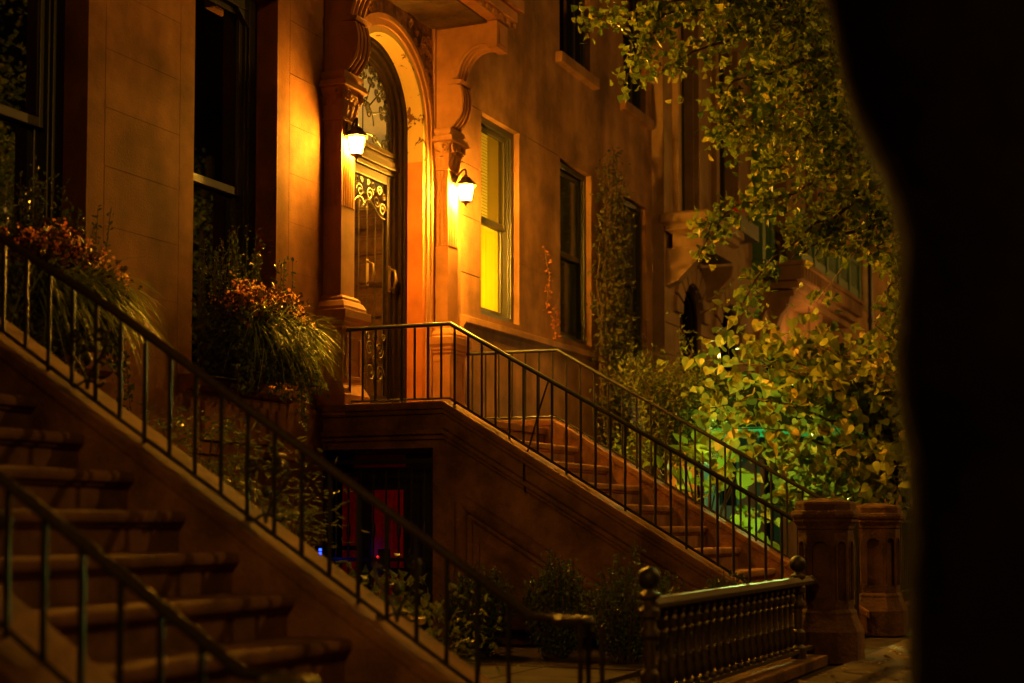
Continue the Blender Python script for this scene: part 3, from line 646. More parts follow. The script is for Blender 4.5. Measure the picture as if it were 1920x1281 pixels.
# ------------------------------------------------------------------ stoops
def stoop(name,loc,label,y_n,run,rise,nstep,z_land,xin0,xin1,w_out0,w_out1,curb_over,gate,ye=None):
    """x measured in world; steps between xin0 and xin1, side walls out to w_out0/w_out1"""
    st=thing(name,loc,label,'front steps','stone stoops of the row')
    sl=rise/run; yb=y_n-run*nstep
    MB().box(xin0,xin1,y_n,.0,z_land-.06,z_land).build('landing','step',st,bevel=.012)
    MB().box(xin0,xin1,y_n+.035,-.005,z_land-.3,z_land-.0605).build('landing_riser','step',st)
    for k in range(1,nstep):
        z=z_land-rise*k; y=y_n-run*k
        s_=MB(); s_.prism([(y,z-.012),(y+.012,z),(y+run+.04,z),(y+run+.04,z-.05),(y+.0,z-.05),(y-.004,z-.03)],'x',xin0,xin1)
        s_.prism([(y+.012,z-.0505),(y+.02,z-.07),(y+.034,z-.078),(y+.034,max(z-rise,-.05)),(y+run+.04,max(z-rise,-.05)),(y+run+.04,z-.0505)],'x',xin0,xin1)
        s_.build('step','step',st,bevel=.004)
    yc=y_n-.05; zc=z_land+curb_over
    def top(y): return zc if y>=yc else zc-(yc-y)*sl
    ye=yb-.22 if ye is None else ye
    for side,(xa,xb) in (('near',(w_out0,xin0)),('far',(xin1,w_out1))):
        s_=MB()
        if gate and side=='near':
            s_.prism([(0,1.52),(-1.05,1.52),(-1.05,0),(ye,0),(ye,max(0.02,top(ye)-.06)),(yc,zc-.06),(0,zc-.06)],'x',xa+.0,xb)
        else:
            s_.prism([(0,0),(ye,0),(ye,max(0.02,top(ye)-.06)),(yc,zc-.06),(0,zc-.06)],'x',xa,xb)
        sw=s_.build('side_wall','stoop',st)
        ex=-1 if side=='near' else 1; xo=xa if side=='near' else xb
        def band(d0,d1,p0,p1=0,inner=0,nm='coping'):
            """sloping band from d0 below the curb top to d1 below, standing p0 proud of the outer face"""
            P=[(0,zc-d0),(yc,zc-d0),(ye-.02,top(ye-.02)-d0),(ye-.02,top(ye-.02)-d1),(yc,zc-d1),(0,zc-d1)]
            b_=MB()
            x_a=xo+ex*p0; x_b=xo-ex*.01 if not inner else (xb+inner if side=='near' else xa-inner)
            b_.prism(P,'x',min(x_a,x_b),max(x_a,x_b)); b_.build(nm,'stoop',sw,bevel=.010)
        band(-.0,.062,.055,inner=.012)
        band(.0625,.10,.035,nm='fascia'); band(.1005,.22,.012,nm='fascia'); band(.2205,.262,.06,nm='fascia'); band(.2625,.30,.03,nm='fascia')
        if gate and side=='near':
            # sunk panel framed by a moulding
            yl=-1.30; 
            tp=lambda y,dz: top(y)-dz
            outer=[(yl,.30),(yl,tp(yl,.66)),(-2.95,tp(-2.95,.66))]
            y2=-2.98
            def loop(yl_,dz,y2_): return [(yl_,.12),(yl_,tp(yl_,dz)),(y2_,tp(y2_,dz))]
            for dz,dy,rr,nm in ((.70,0,.055,'panel_moulding'),(.775,-.075,.026,'panel_bead')):
                L_=loop(yl+dy,dz,y2); fr=MB(); fr.tube([(xo-.004,*L_[0]),(xo-.004,*L_[1])],rr,10); fr.tube([(xo-.004,*L_[1]),(xo-.004,*L_[2])],rr,10); fr.build(nm,'stoop',sw,smooth=True)
            iw=MB(); y0_=yl-.15; P0=[(y0_,.12),(y0_,tp(y0_,.90)),(y2+.12,tp(y2+.12,.90)),(y2+.12,.12)]; P1=[(y0_-.05,.12),(y0_-.05,tp(y0_-.05,.955)),(y2+.2,tp(y2+.2,.955)),(y2+.2,.12)]
            iw.add([(xo+.001,*p) for p in P0]+[(xo-.085,*p) for p in P1],[(i,(i+1)%4,4+(i+1)%4,4+i) for i in range(4)]+[(7,6,5,4)]); iw.build('raised_panel','stoop',sw)
    return st,top
ST2,top2=stoop('stone_stoop',(10.69,0,0),'brown stone stoop climbing to the lit arched door, with a sunk side panel',-1.105,.304,.18,10,1.80,10.97,12.905,10.69,13.21,.085,True,-4.0)
ST1,top1=stoop('stone_stoop',(3.4,0,0),'dark stone stoop close to the camera, its broad steps filling the lower left corner',-.945,.285,.18,10,1.875,3.83,5.63,3.5,5.93,.085,False)

# under-stoop entry: recessed red door behind an iron gate
MB().box(11.9,11.94,-1.04,-.01,0,1.52).build('entry_back','frame',ST2)
bd=MB(); bd.box(11.06,11.10,-1.0,-.02,0,1.5)
bdo=bd.build('basement_door','frame',ST2)
for ya,yb_,za,zb in ((-.17,-.03,.74,1.31),(-.17,-.03,.12,.70),(-.60,-.31,.56,1.20),(-.60,-.31,.08,.50),(-.62,-.14,1.385,1.49)):
    p=MB(); p.box(11.035,11.0595,ya,yb_,za,zb); p.box(11.025,11.0349,ya+.025,yb_-.025,za+.025,zb-.025); p.build('door_panel','red',bdo,bevel=.006)
GT=thing('iron_gate',(10.75,-.5,0),'black iron bar gate closing the low entry under the stoop, red door behind','gate')
f=MB(); f.box(10.735,10.765,-1.045,-1.015,0,1.5); f.box(10.735,10.765,-.04,-.01,0,1.5); f.box(10.735,10.765,-1.0145,-.0405,1.40,1.44); f.box(10.735,10.765,-1.0145,-.0405,.06,.10); f.box(10.735,10.765,-1.0145,-.0405,.62,.65); f.build('gate_frame','iron',GT,bevel=.003)
for i in range(8):
    y=-.14-i*.115; b=MB(); b.tube([(10.75,y,.08),(10.75,y,1.30),(10.75,y,1.36)],[.009,.009,.002],6)
    if i%2: b.lathe([(.009,.80),(.018,.84),(.018,.9),(.009,.94)],10.75,y,8)
    b.build('gate_bar','ironworn',GT,smooth=True)
b=MB(); b.box(10.72,10.79,-.62,-.54,.56,.72); lk=b.build('gate_lock','iron',GT,bevel=.004)
b=MB(); b.lathe([(.001,0),(.012,.0),(.012,.004),(.001,.004)],0,0,10); b.v=[(10.718-z,-.545+x,.655+y) for x,y,z in b.v]; b.build('lock_light','redled',lk)
KP=MB(); KP.box(10.565,10.62,-.085,-.0505,.565,.745); kp=KP.build('keypad','bluebox',bevel=.004); tag(kp,'small entry keypad glowing blue on the wall beside the iron gate','keypad')
k=MB()
for i in range(5):
    for j in range(2): k.box(10.573+j*.022,10.589+j*.022,-.088,-.0849,.582+i*.030,.603+i*.030)
k.build('key_lights','blue',kp)

# ------------------------------------------------------------------ railings
def railing(name,loc,label,x,tops,ybots,ztop,spacing,ystart,yend,ornaments=(),r=.019,rb=.0115,off=.03,volute=False):
    t=thing(name,loc,label,'railing','iron stoop railings')
    h=MB(); path=[(x,y,z) for y,z in tops]
    if volute:
        y0,z0=tops[-1]
        for k in range(15):
            a=PI/2*0+k/14*PI*1.35; rr=.075*(1-.45*k/14)
            path.append((x-.078+rr*math.cos(a)*1.0+.0,y0-rr*math.sin(a)*1.25,z0))
    h.tube(path,r,8); h.build('handrail','ironworn' if volute else 'iron',t,smooth=True)
    def zt(y):
        ys=[p[0] for p in tops][::-1]; zs_=[p[1] for p in tops][::-1]; return float(np.interp(y,ys,zs_))
    b=MB(); yy=ystart; pts=[(x,ystart,ztop(ystart)+off)]
    for y in ybots: pts.append((x,y,ztop(y)+off))
    pts.append((x,yend,ztop(yend)+off)); b.tube(pts,.010,4); b.build('bottom_rail','iron',t)
    n=int(round((ystart-yend)/spacing))
    for i in range(n+1):
        y=ystart-(ystart-yend)*i/n; lo=ztop(y)+(.0 if i%4==0 else off)
        if yend<y<ystart and i%7==3 and ornaments: pass
        MB().tube([(x,y,lo),(x,y,zt(y)-.006)],rb,6).build('baluster','iron',t,smooth=True)
    for y in ornaments:
        zz=(ztop(y)+zt(y))/2; o=MB()
        for sg in (-1,1):
            o.tube(bez((x,y,zz-.20),(x,y+sg*.02,zz-.05),(x,y+sg*.11,zz-.08),(x,y+sg*.11,zz+.05)),.008,5)
            sp=[(x,y+sg*(.075+ (px_-0)),pz) for px_,_,pz in spiral(0,zz+.05,.036,1.3,0,1,0,16,.2)]; o.tube(sp,.008,5)
            o.tube(bez((x,y,zz-.16),(x,y+sg*.05,zz-.16),(x,y+sg*.07,zz-.22),(x,y+sg*.10,zz-.17)),.007,5)
        o.lathe([(.004,zz-.09),(.02,zz-.07),(.02,zz-.05),(.004,zz-.03)],x,y,8); o.build('scroll_ornament','iron',t,smooth=True)
    if volute:
        for k,(dx,dy) in enumerate(((-.0,-.05),(-.06,-.13),(-.14,-.07))):
            MB().tube([(x+dx,tops[-1][0]+dy,0),(x+dx,tops[-1][0]+dy,tops[-1][1]-.01)],rb,6).build('newel_bar','ironworn',t,smooth=True)
    return t
railing('stoop_railing',(10.76,-2,1.8),'black iron railing on the near side of the lit stoop, ending at the front gatepost',10.76,[(-.17,2.505),(-1.165,2.505),(-4.0,2.505-2.835*.5683)],[-1.155],top2,.12,-.255,-3.93,(),.018,.0105)
railing('stoop_railing',(13.0,-2,1.8),'black iron railing on the far side of the lit stoop, leaves behind it',13.0,[(-.20,2.535),(-1.165,2.53),(-3.75,2.53-2.585*.5716)],[-1.155],top2,.135,-.30,-3.72,(),.017,.010)
railing('stoop_railing',(5.74,-2,1.8),'worn iron railing crossing in front of the window boxes down to a curled end',5.74,[(-.3,2.43),(-.98,2.43),(-1.843,1.937),(-4.0,.54),(-4.2,.53)],[-.995],top1,.142,-.35,-3.9,(-1.72,-2.72,-3.38),.021,.0115,.025,True)
railing('stoop_railing',(3.60,-2,1.8),'blurred iron railing cutting across the lower left corner over dark steps',3.60,[(-.3,2.40),(-.98,2.40),(-1.85,1.885),(-4.04,.50),(-4.22,.485)],[-.995],top1,.142,-.35,-3.9,(-1.72,-3.05),.021,.0115,.025,True)
cb=MB(); cb.tube(smoothpath([(10.775,-2.0,2.02),(10.755,-1.93,1.80),(10.735,-1.86,1.52),(10.70,-1.84,1.44),(10.63,-1.845,1.36),(10.64,-1.86,1.16)],16),.007,5)
tag(cb.build('loose_cable','iron',smooth=True),'thin slanting dark cable tied to the stoop railing and hanging over its edge','cable')

# ------------------------------------------------------------------ wall lanterns
def lantern(loc,label,gm='lampglass'):
    x,y,z=loc; t=thing('wall_lantern',loc,label,'lantern','lit lanterns on the door piers')
    n=6
    def hexa(r,zz): return [(x+r*math.cos(2*PI*i/n+PI/6),y+r*math.sin(2*PI*i/n+PI/6),z+zz) for i in range(n)]
    g=MB(); A=hexa(.052,-.085); B=hexa(.083,.055); g.add(A+B,[(i,(i+1)%n,n+(i+1)%n,n+i) for i in range(n)]+[tuple(range(n-1,-1,-1)),tuple(range(n,2*n))]); g.build('glass',gm,t)
    c=MB()
    for a,b in zip(A,B): c.bar(a,b,.0055)
    for i in range(n): c.bar(A[i],A[(i+1)%n],.006); c.bar(B[i],B[(i+1)%n],.006)
    c.build('cage','lampmetal',t)
    r=MB(); vs=hexa(.108,.060)+hexa(.098,.078)+hexa(.070,.105)+hexa(.045,.135)+hexa(.018,.155); r.add(vs,[(k*n+i,k*n+(i+1)%n,(k+1)*n+(i+1)%n,(k+1)*n+i) for k in range(4) for i in range(n)]+[tuple(range(n-1,-1,-1)),tuple(range(4*n,5*n))]); r.build('roof','lampmetal',t)
    f=MB(); f.lathe([(.012,z+.153),(.02,z+.165),(.008,z+.178),(.012,z+.19),(.002,z+.225)],x,y,8); f.lathe([(.002,z-.135),(.012,z-.12),(.02,z-.105),(.05,z-.092),(.05,z-.086)],x,y,8); f.build('finial','lampmetal',t,smooth=True)
    a=MB(); a.tube(bez((x+.03,-.168,z+.10),(x+.05,-.20,z+.24),(x+.01,y-.02,z+.26),(x,y,z+.17),12),.010,6); a.lathe([(.002,-.02),(.035,-.018),(.045,0),(.002,0)],0,0,12)
    k=len(a.v)-48
    a.v[k:]=[(x+p[0],-.17+p[2],z+.13+p[1]*1.4) for p in a.v[k:]]
    a.build('arm','lampmetal',t,smooth=True); return t
lantern((10.85,-.252,4.055),'lit lantern on the left pier, dazzling white beside the fanlight')
lantern((12.85,-.30,4.055),'lit lantern on the right pier, between the door and the yellow window','lampglass_bright')

# ------------------------------------------------------------------ gateposts and fences
def gatepost(loc,label):
    cx,cy_=loc; t=thing('stone_gatepost',(cx,cy_,0),label,'gatepost','carved stone gateposts at the foot of the stoop')
    a,c=.170,.075
    def octo(a=a,c=c): return [(cx-a+c,cy_-a),(cx+a-c,cy_-a),(cx+a,cy_-a+c),(cx+a,cy_+a-c),(cx+a-c,cy_+a),(cx-a+c,cy_+a),(cx-a,cy_+a-c),(cx-a,cy_-a+c)]
    s=MB(); s.rings(octo(),[(-.022,.34),(-.022,.88)])
    # face plates with arched sunk panels
    def plate(p0,p1):
        L=math.dist(p0,p1); ux,uy=(p1[0]-p0[0])/L,(p1[1]-p0[1])/L; nx,ny=uy,-ux
        q=MB(); r=min(L*.30,.06); zt=.80-r
        q.archfill(L/2,zt,r,0,L,.88,-.0,.0225,16)
        q.box(0,L/2-r,0,.0225,.40,zt); q.box(L/2+r,L,0,.0225,.40,zt); q.box(0,L,0,.0225,.34,.40)
        for k in ((L/2-r-.012,L/2-r),(L/2+r,L/2+r+.012)): q.box(k[0],k[1],-.008,.0,.40,zt)
        q.archring(L/2,zt,r,r+.012,zt,-.008,0,16,False)
        q.v=[(p0[0]+ux*v[0]-nx*v[1]+0, p0[1]+uy*v[0]-ny*v[1], v[2]) for v in q.v]
        s.add(q.v,q.f)
    P=octo()
    for i in range(8): plate(P[i],P[(i+1)%8])
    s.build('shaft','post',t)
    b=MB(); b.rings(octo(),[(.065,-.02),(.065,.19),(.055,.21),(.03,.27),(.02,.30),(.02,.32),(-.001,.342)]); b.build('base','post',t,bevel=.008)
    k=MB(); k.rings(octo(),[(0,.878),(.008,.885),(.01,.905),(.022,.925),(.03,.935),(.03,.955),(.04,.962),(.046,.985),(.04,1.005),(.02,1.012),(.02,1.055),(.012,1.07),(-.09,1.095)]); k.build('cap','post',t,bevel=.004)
gatepost((10.47,-4.19),'nearer stone gatepost with arched sunk panels, beside the ball-topped iron fence')
gatepost((13.16,-4.05),'farther stone gatepost, half hidden behind its twin, dark tree trunk to its right')

FN=thing('iron_fence',(8.2,-4.15,0),'low cast-iron fence of turned balusters with ball-topped end posts','fence')
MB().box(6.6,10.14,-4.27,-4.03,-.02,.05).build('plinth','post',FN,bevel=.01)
f=MB(); f.prism([(-4.19,.52),(-4.195,.545),(-4.17,.572),(-4.13,.572),(-4.105,.545),(-4.11,.52)],'x',6.80,10.16); f.build('top_rail','ironworn',FN,bevel=.004)
f=MB(); f.box(6.80,10.16,-4.17,-4.13,.085,.11); f.build('bottom_rail','ironworn',FN,bevel=.003)
prof=[(.012,.11),(.022,.115),(.022,.13),(.013,.14),(.02,.17),(.024,.20),(.016,.25),(.019,.27),(.013,.28),(.013,.39),(.019,.40),(.013,.41),(.021,.44),(.024,.46),(.015,.475),(.024,.485),(.024,.50),(.014,.52)]
for i in range(20):
    MB().lathe([(r*1.25,z) for r,z in prof],6.99+i*.137,-4.15,8).build('baluster','ironworn',FN,smooth=True)
def ballpost(x,dz):
    p=[(.05,.05),(.05,.12),(.03,.14),(.045,.18),(.045,.22),(.028,.24),(.028,.36),(.046,.38),(.046,.40),(.03,.42),(.03,.455),(.05,.47),(.05,.50),(.03,.52),(.03,.545),(.05,.56),(.05,.575),(.022,.59),(.02,.60)]
    b=[(.02,.598)]+[(.054*math.sin(a),.650-.054*math.cos(a)) for a in [PI*k/12 for k in range(1,13)]]
    m=MB(); m.lathe([(r,z+dz*(z>.3)) for r,z in p],x,-4.15,14); q=m.build('newel_post','ironworn',FN,smooth=True)
    m=MB(); m.lathe([(max(r,.001),z+dz) for r,z in b],x,-4.15,18); m.build('ball','iron',q,smooth=True)
ballpost(6.80,.015); ballpost(9.80,0.01)
F2=thing('iron_fence',(17,-3.9,0),'plain iron bar fence running on beyond the farther gatepost','fence')
MB().box(14.3,22,-4.06,-3.80,-.02,.16).build('plinth','post',F2,bevel=.01)
f=MB(); f.box(14.3,22,-3.945,-3.915,.93,.96); f.box(14.3,22,-3.945,-3.915,.25,.275); f.build('rail','iron',F2,bevel=.003)
for i in range(70): MB().tube([(14.4+i*.108,-3.93,.16),(14.4+i*.108,-3.93,1.02)],.008,5).build('bar','iron',F2)
gp=MB(); gp.tube([(12.6,-3.98,0),(12.6,-3.98,.98)],.02,8); gp.tube([(12.6,-3.98,.95),(12.66,-3.90,.6),(12.6,-3.98,.3)],.01,6); gp.box(12.58,12.62,-3.97,-3.87,.86,.9); gp.box(12.58,12.62,-3.97,-3.87,.22,.26)
tag(gp.build('gate_leaf','iron',bevel=0),'narrow open iron gate leaf seen in the gap between the two gateposts','gate')

# ------------------------------------------------------------------ plants in the window boxes
def strand_leaves(mb,tw,p0,p1,sag,nl,size,tpl,spread,drop=(0,0,-.6)):
    p0=np.array(p0);p1=np.array(p1); P=[tuple(p0*(1-t)+p1*t+np.array((0,0,1))*sag*math.sin(PI*t)) for t in [i/8 for i in range(9)]]
    tw.tube(P,.003,4); Q=along(P,nl)+RNG.normal(size=(nl,3))*spread; scatter(mb,tpl,Q,rdir(nl,drop,.8),RNG.uniform(.6,1.2,nl)*size)
def windowbox(x0,x1,tagword,petal,side):
    t=MB(); t.sq(x0,x1,-.42,-.10,[(-.02,1.982),(0,1.985),(.0,2.20),(.02,2.205),(.02,2.24),(-.02,2.241)]); t.box(x0+.03,x1-.03,-.4,-.12,2.2,2.246)
    tag(t.build('window_box','planter',bevel=.005),'dark planter trough on the sill of '+tagword,'window box','planted window boxes')
    L=x1-x0
    # upright boxwood sprigs
    lm=MB(); tw=MB()
    for k in range(34):
        x=RNG.uniform(x0-.02,x1+.12); y=RNG.uniform(-.30,-.08); h=RNG.uniform(.28,.58)+.16*math.exp(-((x-(x0+.5*L))/.3)**2); lx=RNG.normal()*.04
        P=[(x,y,2.24),(x+lx*.4,y,2.24+h*.5),(x+lx,y-.02,2.24+h*1.2)]; tw.tube(P,.003,4)
        q=along(P,46); q=q[8:]; scatter(lm,T_OVAL,q+RNG.normal(size=q.shape)*.011,rdir(len(q),(0,-.1,.7)),RNG.uniform(.024,.042,len(q)))
    o=lm.build('boxwood_plant','box',fix=False); tag(o,'upright dark boxwood sprigs at the back of '+tagword+' planter','plant','boxwood sprigs in the window boxes'); tw.build('stem','twig',o)
    # begonias
    pm=MB(); lv=MB(); tw=MB()
    for k in range(105):
        u=RNG.uniform(0,1); x=x0-.06+(L+.14)*u; y=-.36+RNG.normal()*.06; z=2.50+.08*math.sin(3*u+.3)-.10*abs(u-.5)+RNG.normal()*.055
        c=np.array((x,y,z)); tw.tube([(x+RNG.normal()*.03,-.30,2.24),tuple(c)],.0025,4)
        n=int(RNG.integers(7,14)); pc=c+RNG.normal(size=(n,3))*.020; scatter(pm,T_PETAL,pc,rdir(n,(0,-.6,.5)),RNG.uniform(.016,.030,n),up=(0,-1,.6))
        n=8; scatter(lv,T_HEART,c+RNG.normal(size=(n,3))*np.array((.05,.05,.05))-np.array((0,0,.055)),rdir(n,(0,-.5,0)),RNG.uniform(.025,.045,n))
    o=pm.build('begonia_plant',petal,fix=False); tag(o,'mound of orange-pink begonia flowers in '+tagword+' planter','flowers','begonias in the window boxes'); lv.build('foliage','bronze',o,fix=False); tw.build('stem','twig',o)
    # arching grass
    gm=MB()
    for k in range(640):
        u=RNG.uniform(.12,1.0)**.8; x=x0+L*u; a=RNG.normal()*.6-PI/2+(u-.40)*1.5; ln=RNG.uniform(.26,.56); w=RNG.uniform(.0045,.0085)
        d=np.array((math.cos(a),math.sin(a),0)); c=np.array((x,-.38+RNG.normal()*.04,2.27+RNG.uniform(-.04,.10))); pr=np.array((-d[1],d[0],0))
        pts=[]; up=RNG.uniform(.2,1.15); dr=RNG.uniform(.45,1.2); bd=RNG.normal()*.45
        for i in range(7):
            t=i/6; p=c+(d+pr*bd*t)*ln*.70*t+np.array((0,0,1))*ln*(up*.8*t-dr*t*t*1.05); ww=w*(1-t**1.6)+.0006; pts+=[p-pr*ww,p+pr*ww]
        gm.add(pts,[(2*i,2*i+1,2*i+3,2*i+2) for i in range(6)])
    o=gm.build('ornamental_grass','grass',fix=False); tag(o,'arching yellow-green grass spilling from '+tagword+' planter','grass plant','grasses in the window boxes')
    # ivy
    im=MB(); tw=MB()
    for k in range(30):
        u=RNG.uniform(0,1); x=x0-.04+(L+.10)*u; ln=RNG.uniform(.18,.42)+(.28 if (u>.86 and k%2) else 0)
        strand_leaves(im,tw,(x,-.42,2.23),(x+RNG.normal()*.05+(.06 if u>.8 else 0),-.47+RNG.normal()*.03,2.20-ln),.07,int(24+ln*40),.042,T_IVY,.022)
    n=330; scatter(im,T_IVY,np.stack([RNG.uniform(x0-.10,x0-.005,n),RNG.uniform(-.50,-.10,n),RNG.uniform(1.98,2.44,n)],1),rdir(n,(-.5,-.1,-.5)),RNG.uniform(.028,.05,n))
    n=240; scatter(im,T_IVY,np.stack([RNG.uniform(x0-.10,x0+.40*L,n),RNG.uniform(-.50,-.40,n),RNG.uniform(2.08,2.42,n)],1),rdir(n,(0,-.4,-.4)),RNG.uniform(.03,.05,n))
    o=im.build('trailing_ivy','ivy',fix=False); tag(o,'ivy strands trailing over the front of '+tagword+' planter','ivy','ivy in the window boxes'); tw.build('stem','twig',o)
windowbox(8.90,9.78,"the window next to the doorway's",'petal',1)
windowbox(6.66,7.56,"the window at the picture's left edge,",'petalA',1)

# ------------------------------------------------------------------ shrubs
def fine_shrub(cx,cy_,z0,z1,rx,ry,nb,nl,size,mat,label,tpl=T_LANCE,name='shrub',cat='shrub',group=None,layer=True):
    lm=MB(); tw=MB()
    for k in range(nb):
        a=RNG.uniform(0,2*PI); rr=math.sqrt(RNG.uniform(0,1)); h=z0+(z1-z0)*(RNG.uniform(.25,1)); e=np.array((cx+rx*rr*math.cos(a),cy_+ry*rr*math.sin(a),h-.15*(z1-z0)*rr*rr))
        b=np.array((cx+RNG.normal()*.08,cy_+RNG.normal()*.08,z0)); P=[tuple(b),tuple(b*.45+e*.55+np.array((0,0,.08))),tuple(e)]; tw.tube(P,[.010,.006,.003],4)
        n=nl; q=e+RNG.normal(size=(n,3))*np.array((.11,.11,.028 if layer else .09)); scatter(lm,tpl,q,rdir(n,(0,0,-.15),1)*np.array((1,1,.35 if layer else 1)),RNG.uniform(.6,1.2,n)*size)
    o=lm.build(name,mat,fix=False); tag(o,label,cat,group); tw.build('stem','twig',o); return o
fine_shrub(7.35,-1.05,0,1.62,.55,.45,46,42,.075,'nandina','feathery dark shrub under the sill between the two window boxes',group='shrubs in the areaway')
fine_shrub(7.58,-1.52,0,1.42,.40,.30,44,42,.075,'nandina','feathery shrub with leaf tips lit yellow, next to the dark gate opening',group='shrubs in the areaway')
fine_shrub(8.35,-1.85,0,.60,.42,.28,24,26,.06,'ivy','low leafy plant in front of the red basement door',T_IVY,layer=False,name='low_shrub',cat='plant')
fine_shrub(7.85,-2.45,0,.42,.38,.25,18,22,.06,'nandina','low dark plant beside the glinting pot rim behind the steps',T_OVAL,layer=False,name='low_shrub',cat='plant')
def boxwood(cx,cy_,z1,r,label,ns=150):
    lm=MB(); tw=MB()
    for k in range(ns):
        a=RNG.uniform(0,2*PI); rr=r*math.sqrt(RNG.uniform(0,1)); h=z1*(1-.35*(rr/r)**2)*RNG.uniform(.72,1.12)
        P=[(cx+rr*.3*math.cos(a),cy_+rr*.3*math.sin(a),0),(cx+rr*.9*math.cos(a),cy_+rr*.9*math.sin(a),h*.55),(cx+rr*1.05*math.cos(a),cy_+rr*1.05*math.sin(a),h)]
        tw.tube(P,.004,4); q=along(P,60)[8:]; scatter(lm,T_OVAL,q+RNG.normal(size=q.shape)*.022,rdir(len(q),(0,0,.5)),RNG.uniform(.022,.042,len(q)))
    o=lm.build('boxwood_shrub','box',fix=False); tag(o,label,'shrub','boxwoods along the stoop wall'); tw.build('stem','twig',o)
boxwood(9.6,-1.95,.62,.24,'rounded boxwood under the upright edge of the sunk stoop panel')
boxwood(9.75,-2.48,.66,.22,'boxwood in the middle of the row along the stoop wall')
boxwood(9.6,-3.05,.70,.28,'bushy boxwood just behind the ball post of the iron fence',80)
boxwood(10.3,-3.55,.60,.17,'small boxwood peeping over the fence rail at the stair foot',36)
boxwood(9.9,-3.25,.58,.17,'slim boxwood filling the gap between two larger ones by the fence',36)
pt=MB(); pt.lathe([(.16,.02),(.20,.10),(.24,.28),(.26,.36),(.285,.37),(.285,.40),(.25,.405),(.235,.37),(.2,.34),(.01,.34)],7.4,-2.35,26)
tag(pt.build('garden_pot','pot',smooth=True),'round tan pot whose rim glints behind the dark stair curb','pot')

# ------------------------------------------------------------------ vines and trees
def crown_on(paths,mb,tw,per_m,spread,size,tpl,drop,rad,cl=5,clsp=.035,up=None,gap=None):
    for P in paths:
        L=sum(math.dist(P[i],P[i+1]) for i in range(len(P)-1)); S_=smoothpath(P,16,.012); k=len(S_)
        tw.tube(S_,[rad*(1-.8*i/(k-1))+.002 for i in range(k)],5)
        m=max(2,int(L*per_m)); Q=along(S_,m)+RNG.normal(size=(m,3))*spread
        for i in range(m):
            if gap and all(gap[q][0]<Q[i][q]<gap[q][1] for q in range(3)): continue
            if i%3==0: 
                j=S_[min(k-1,int(i/m*k))]; tw.tube([j,tuple(Q[i])],.0025,3,False)
            n=int(RNG.integers(max(2,cl-3),cl+3)); scatter(mb,tpl,Q[i]+RNG.normal(size=(n,3))*clsp,rdir(n,drop,.8),RNG.uniform(.65,1.15,n)*size,up=up)
vm=MB(); tw=MB()
for k in range(84):
    h=RNG.uniform(.15,1)**.8; x=17.32+RNG.normal()*.24*(1.3-h*.85); P=[(17.4+RNG.normal()*.1,-.25,.2),(x,-.16,1.8+1.2*h),(x+RNG.normal()*.08,-.10-RNG.uniform(0,.12),2.4+3.1*h)]
    S_=smoothpath(P,12,.02); tw.tube(S_,.006,4); q=along(S_,120)[34:]; q=q+RNG.normal(size=q.shape)*np.array((.12,.07,.06)); scatter(vm,T_OVAL,q,rdir(len(q),(-.2,-.4,-.5)),RNG.uniform(.04,.085,len(q)))
o=vm.build('climbing_vine','vine',fix=False); tag(o,'tall climbing vine narrowing upward on the stucco wall between dark windows','vine'); tw.build('stem','twig',o)
vm=MB(); tw=MB()
for P in ([(15.75,-.02,2.95),(15.70,-.05,3.2),(15.78,-.03,3.42)],[(15.52,-.02,3.3),(15.50,-.06,3.65),(15.42,-.03,4.0)]):
    tw.tube(P,.005,4); q=along(P,60); scatter(vm,T_OVAL,q+RNG.normal(size=q.shape)*np.array((.035,.02,.03)),rdir(len(q),(-.2,-.4,-.3)),RNG.uniform(.03,.055,len(q)))
o=vm.build('wall_creeper','dryvine',fix=False); tag(o,'rust-red creeper sprig on the stucco wall right of the lit window','creeper'); tw.build('stem','twig',o)
# young tree in front of the arched house
yt=thing('young_tree',(17.2,-1.3,0),'small young tree with loose little leaves before the arched windows','tree')
lm=MB(); tw=MB(); tk=MB(); tk.tube([(17.2,-1.3,0),(17.18,-1.28,1.2),(17.25,-1.2,2.2),(17.4,-1.15,2.9)],[.05,.04,.028,.012],7)
pths=[]
for k in range(30):
    a=RNG.uniform(0,2*PI); h=RNG.uniform(1.5,2.7); e=RNG.uniform(.35,.95); pths.append([(17.2,-1.28,h),(17.2+e*.6*math.cos(a),-1.25+e*.5*math.sin(a),h+.25),(17.2+e*math.cos(a)*1.1,-1.2+e*.8*math.sin(a),h+RNG.uniform(.1,.65))])
crown_on(pths,lm,tw,22,.07,.06,T_OVAL,(0,0,-.2),.008,6,.06)
tk.build('trunk','bark',yt,smooth=True); lm.build('crown','smallleaf',yt,fix=False); tw.build('branch','twig',yt)
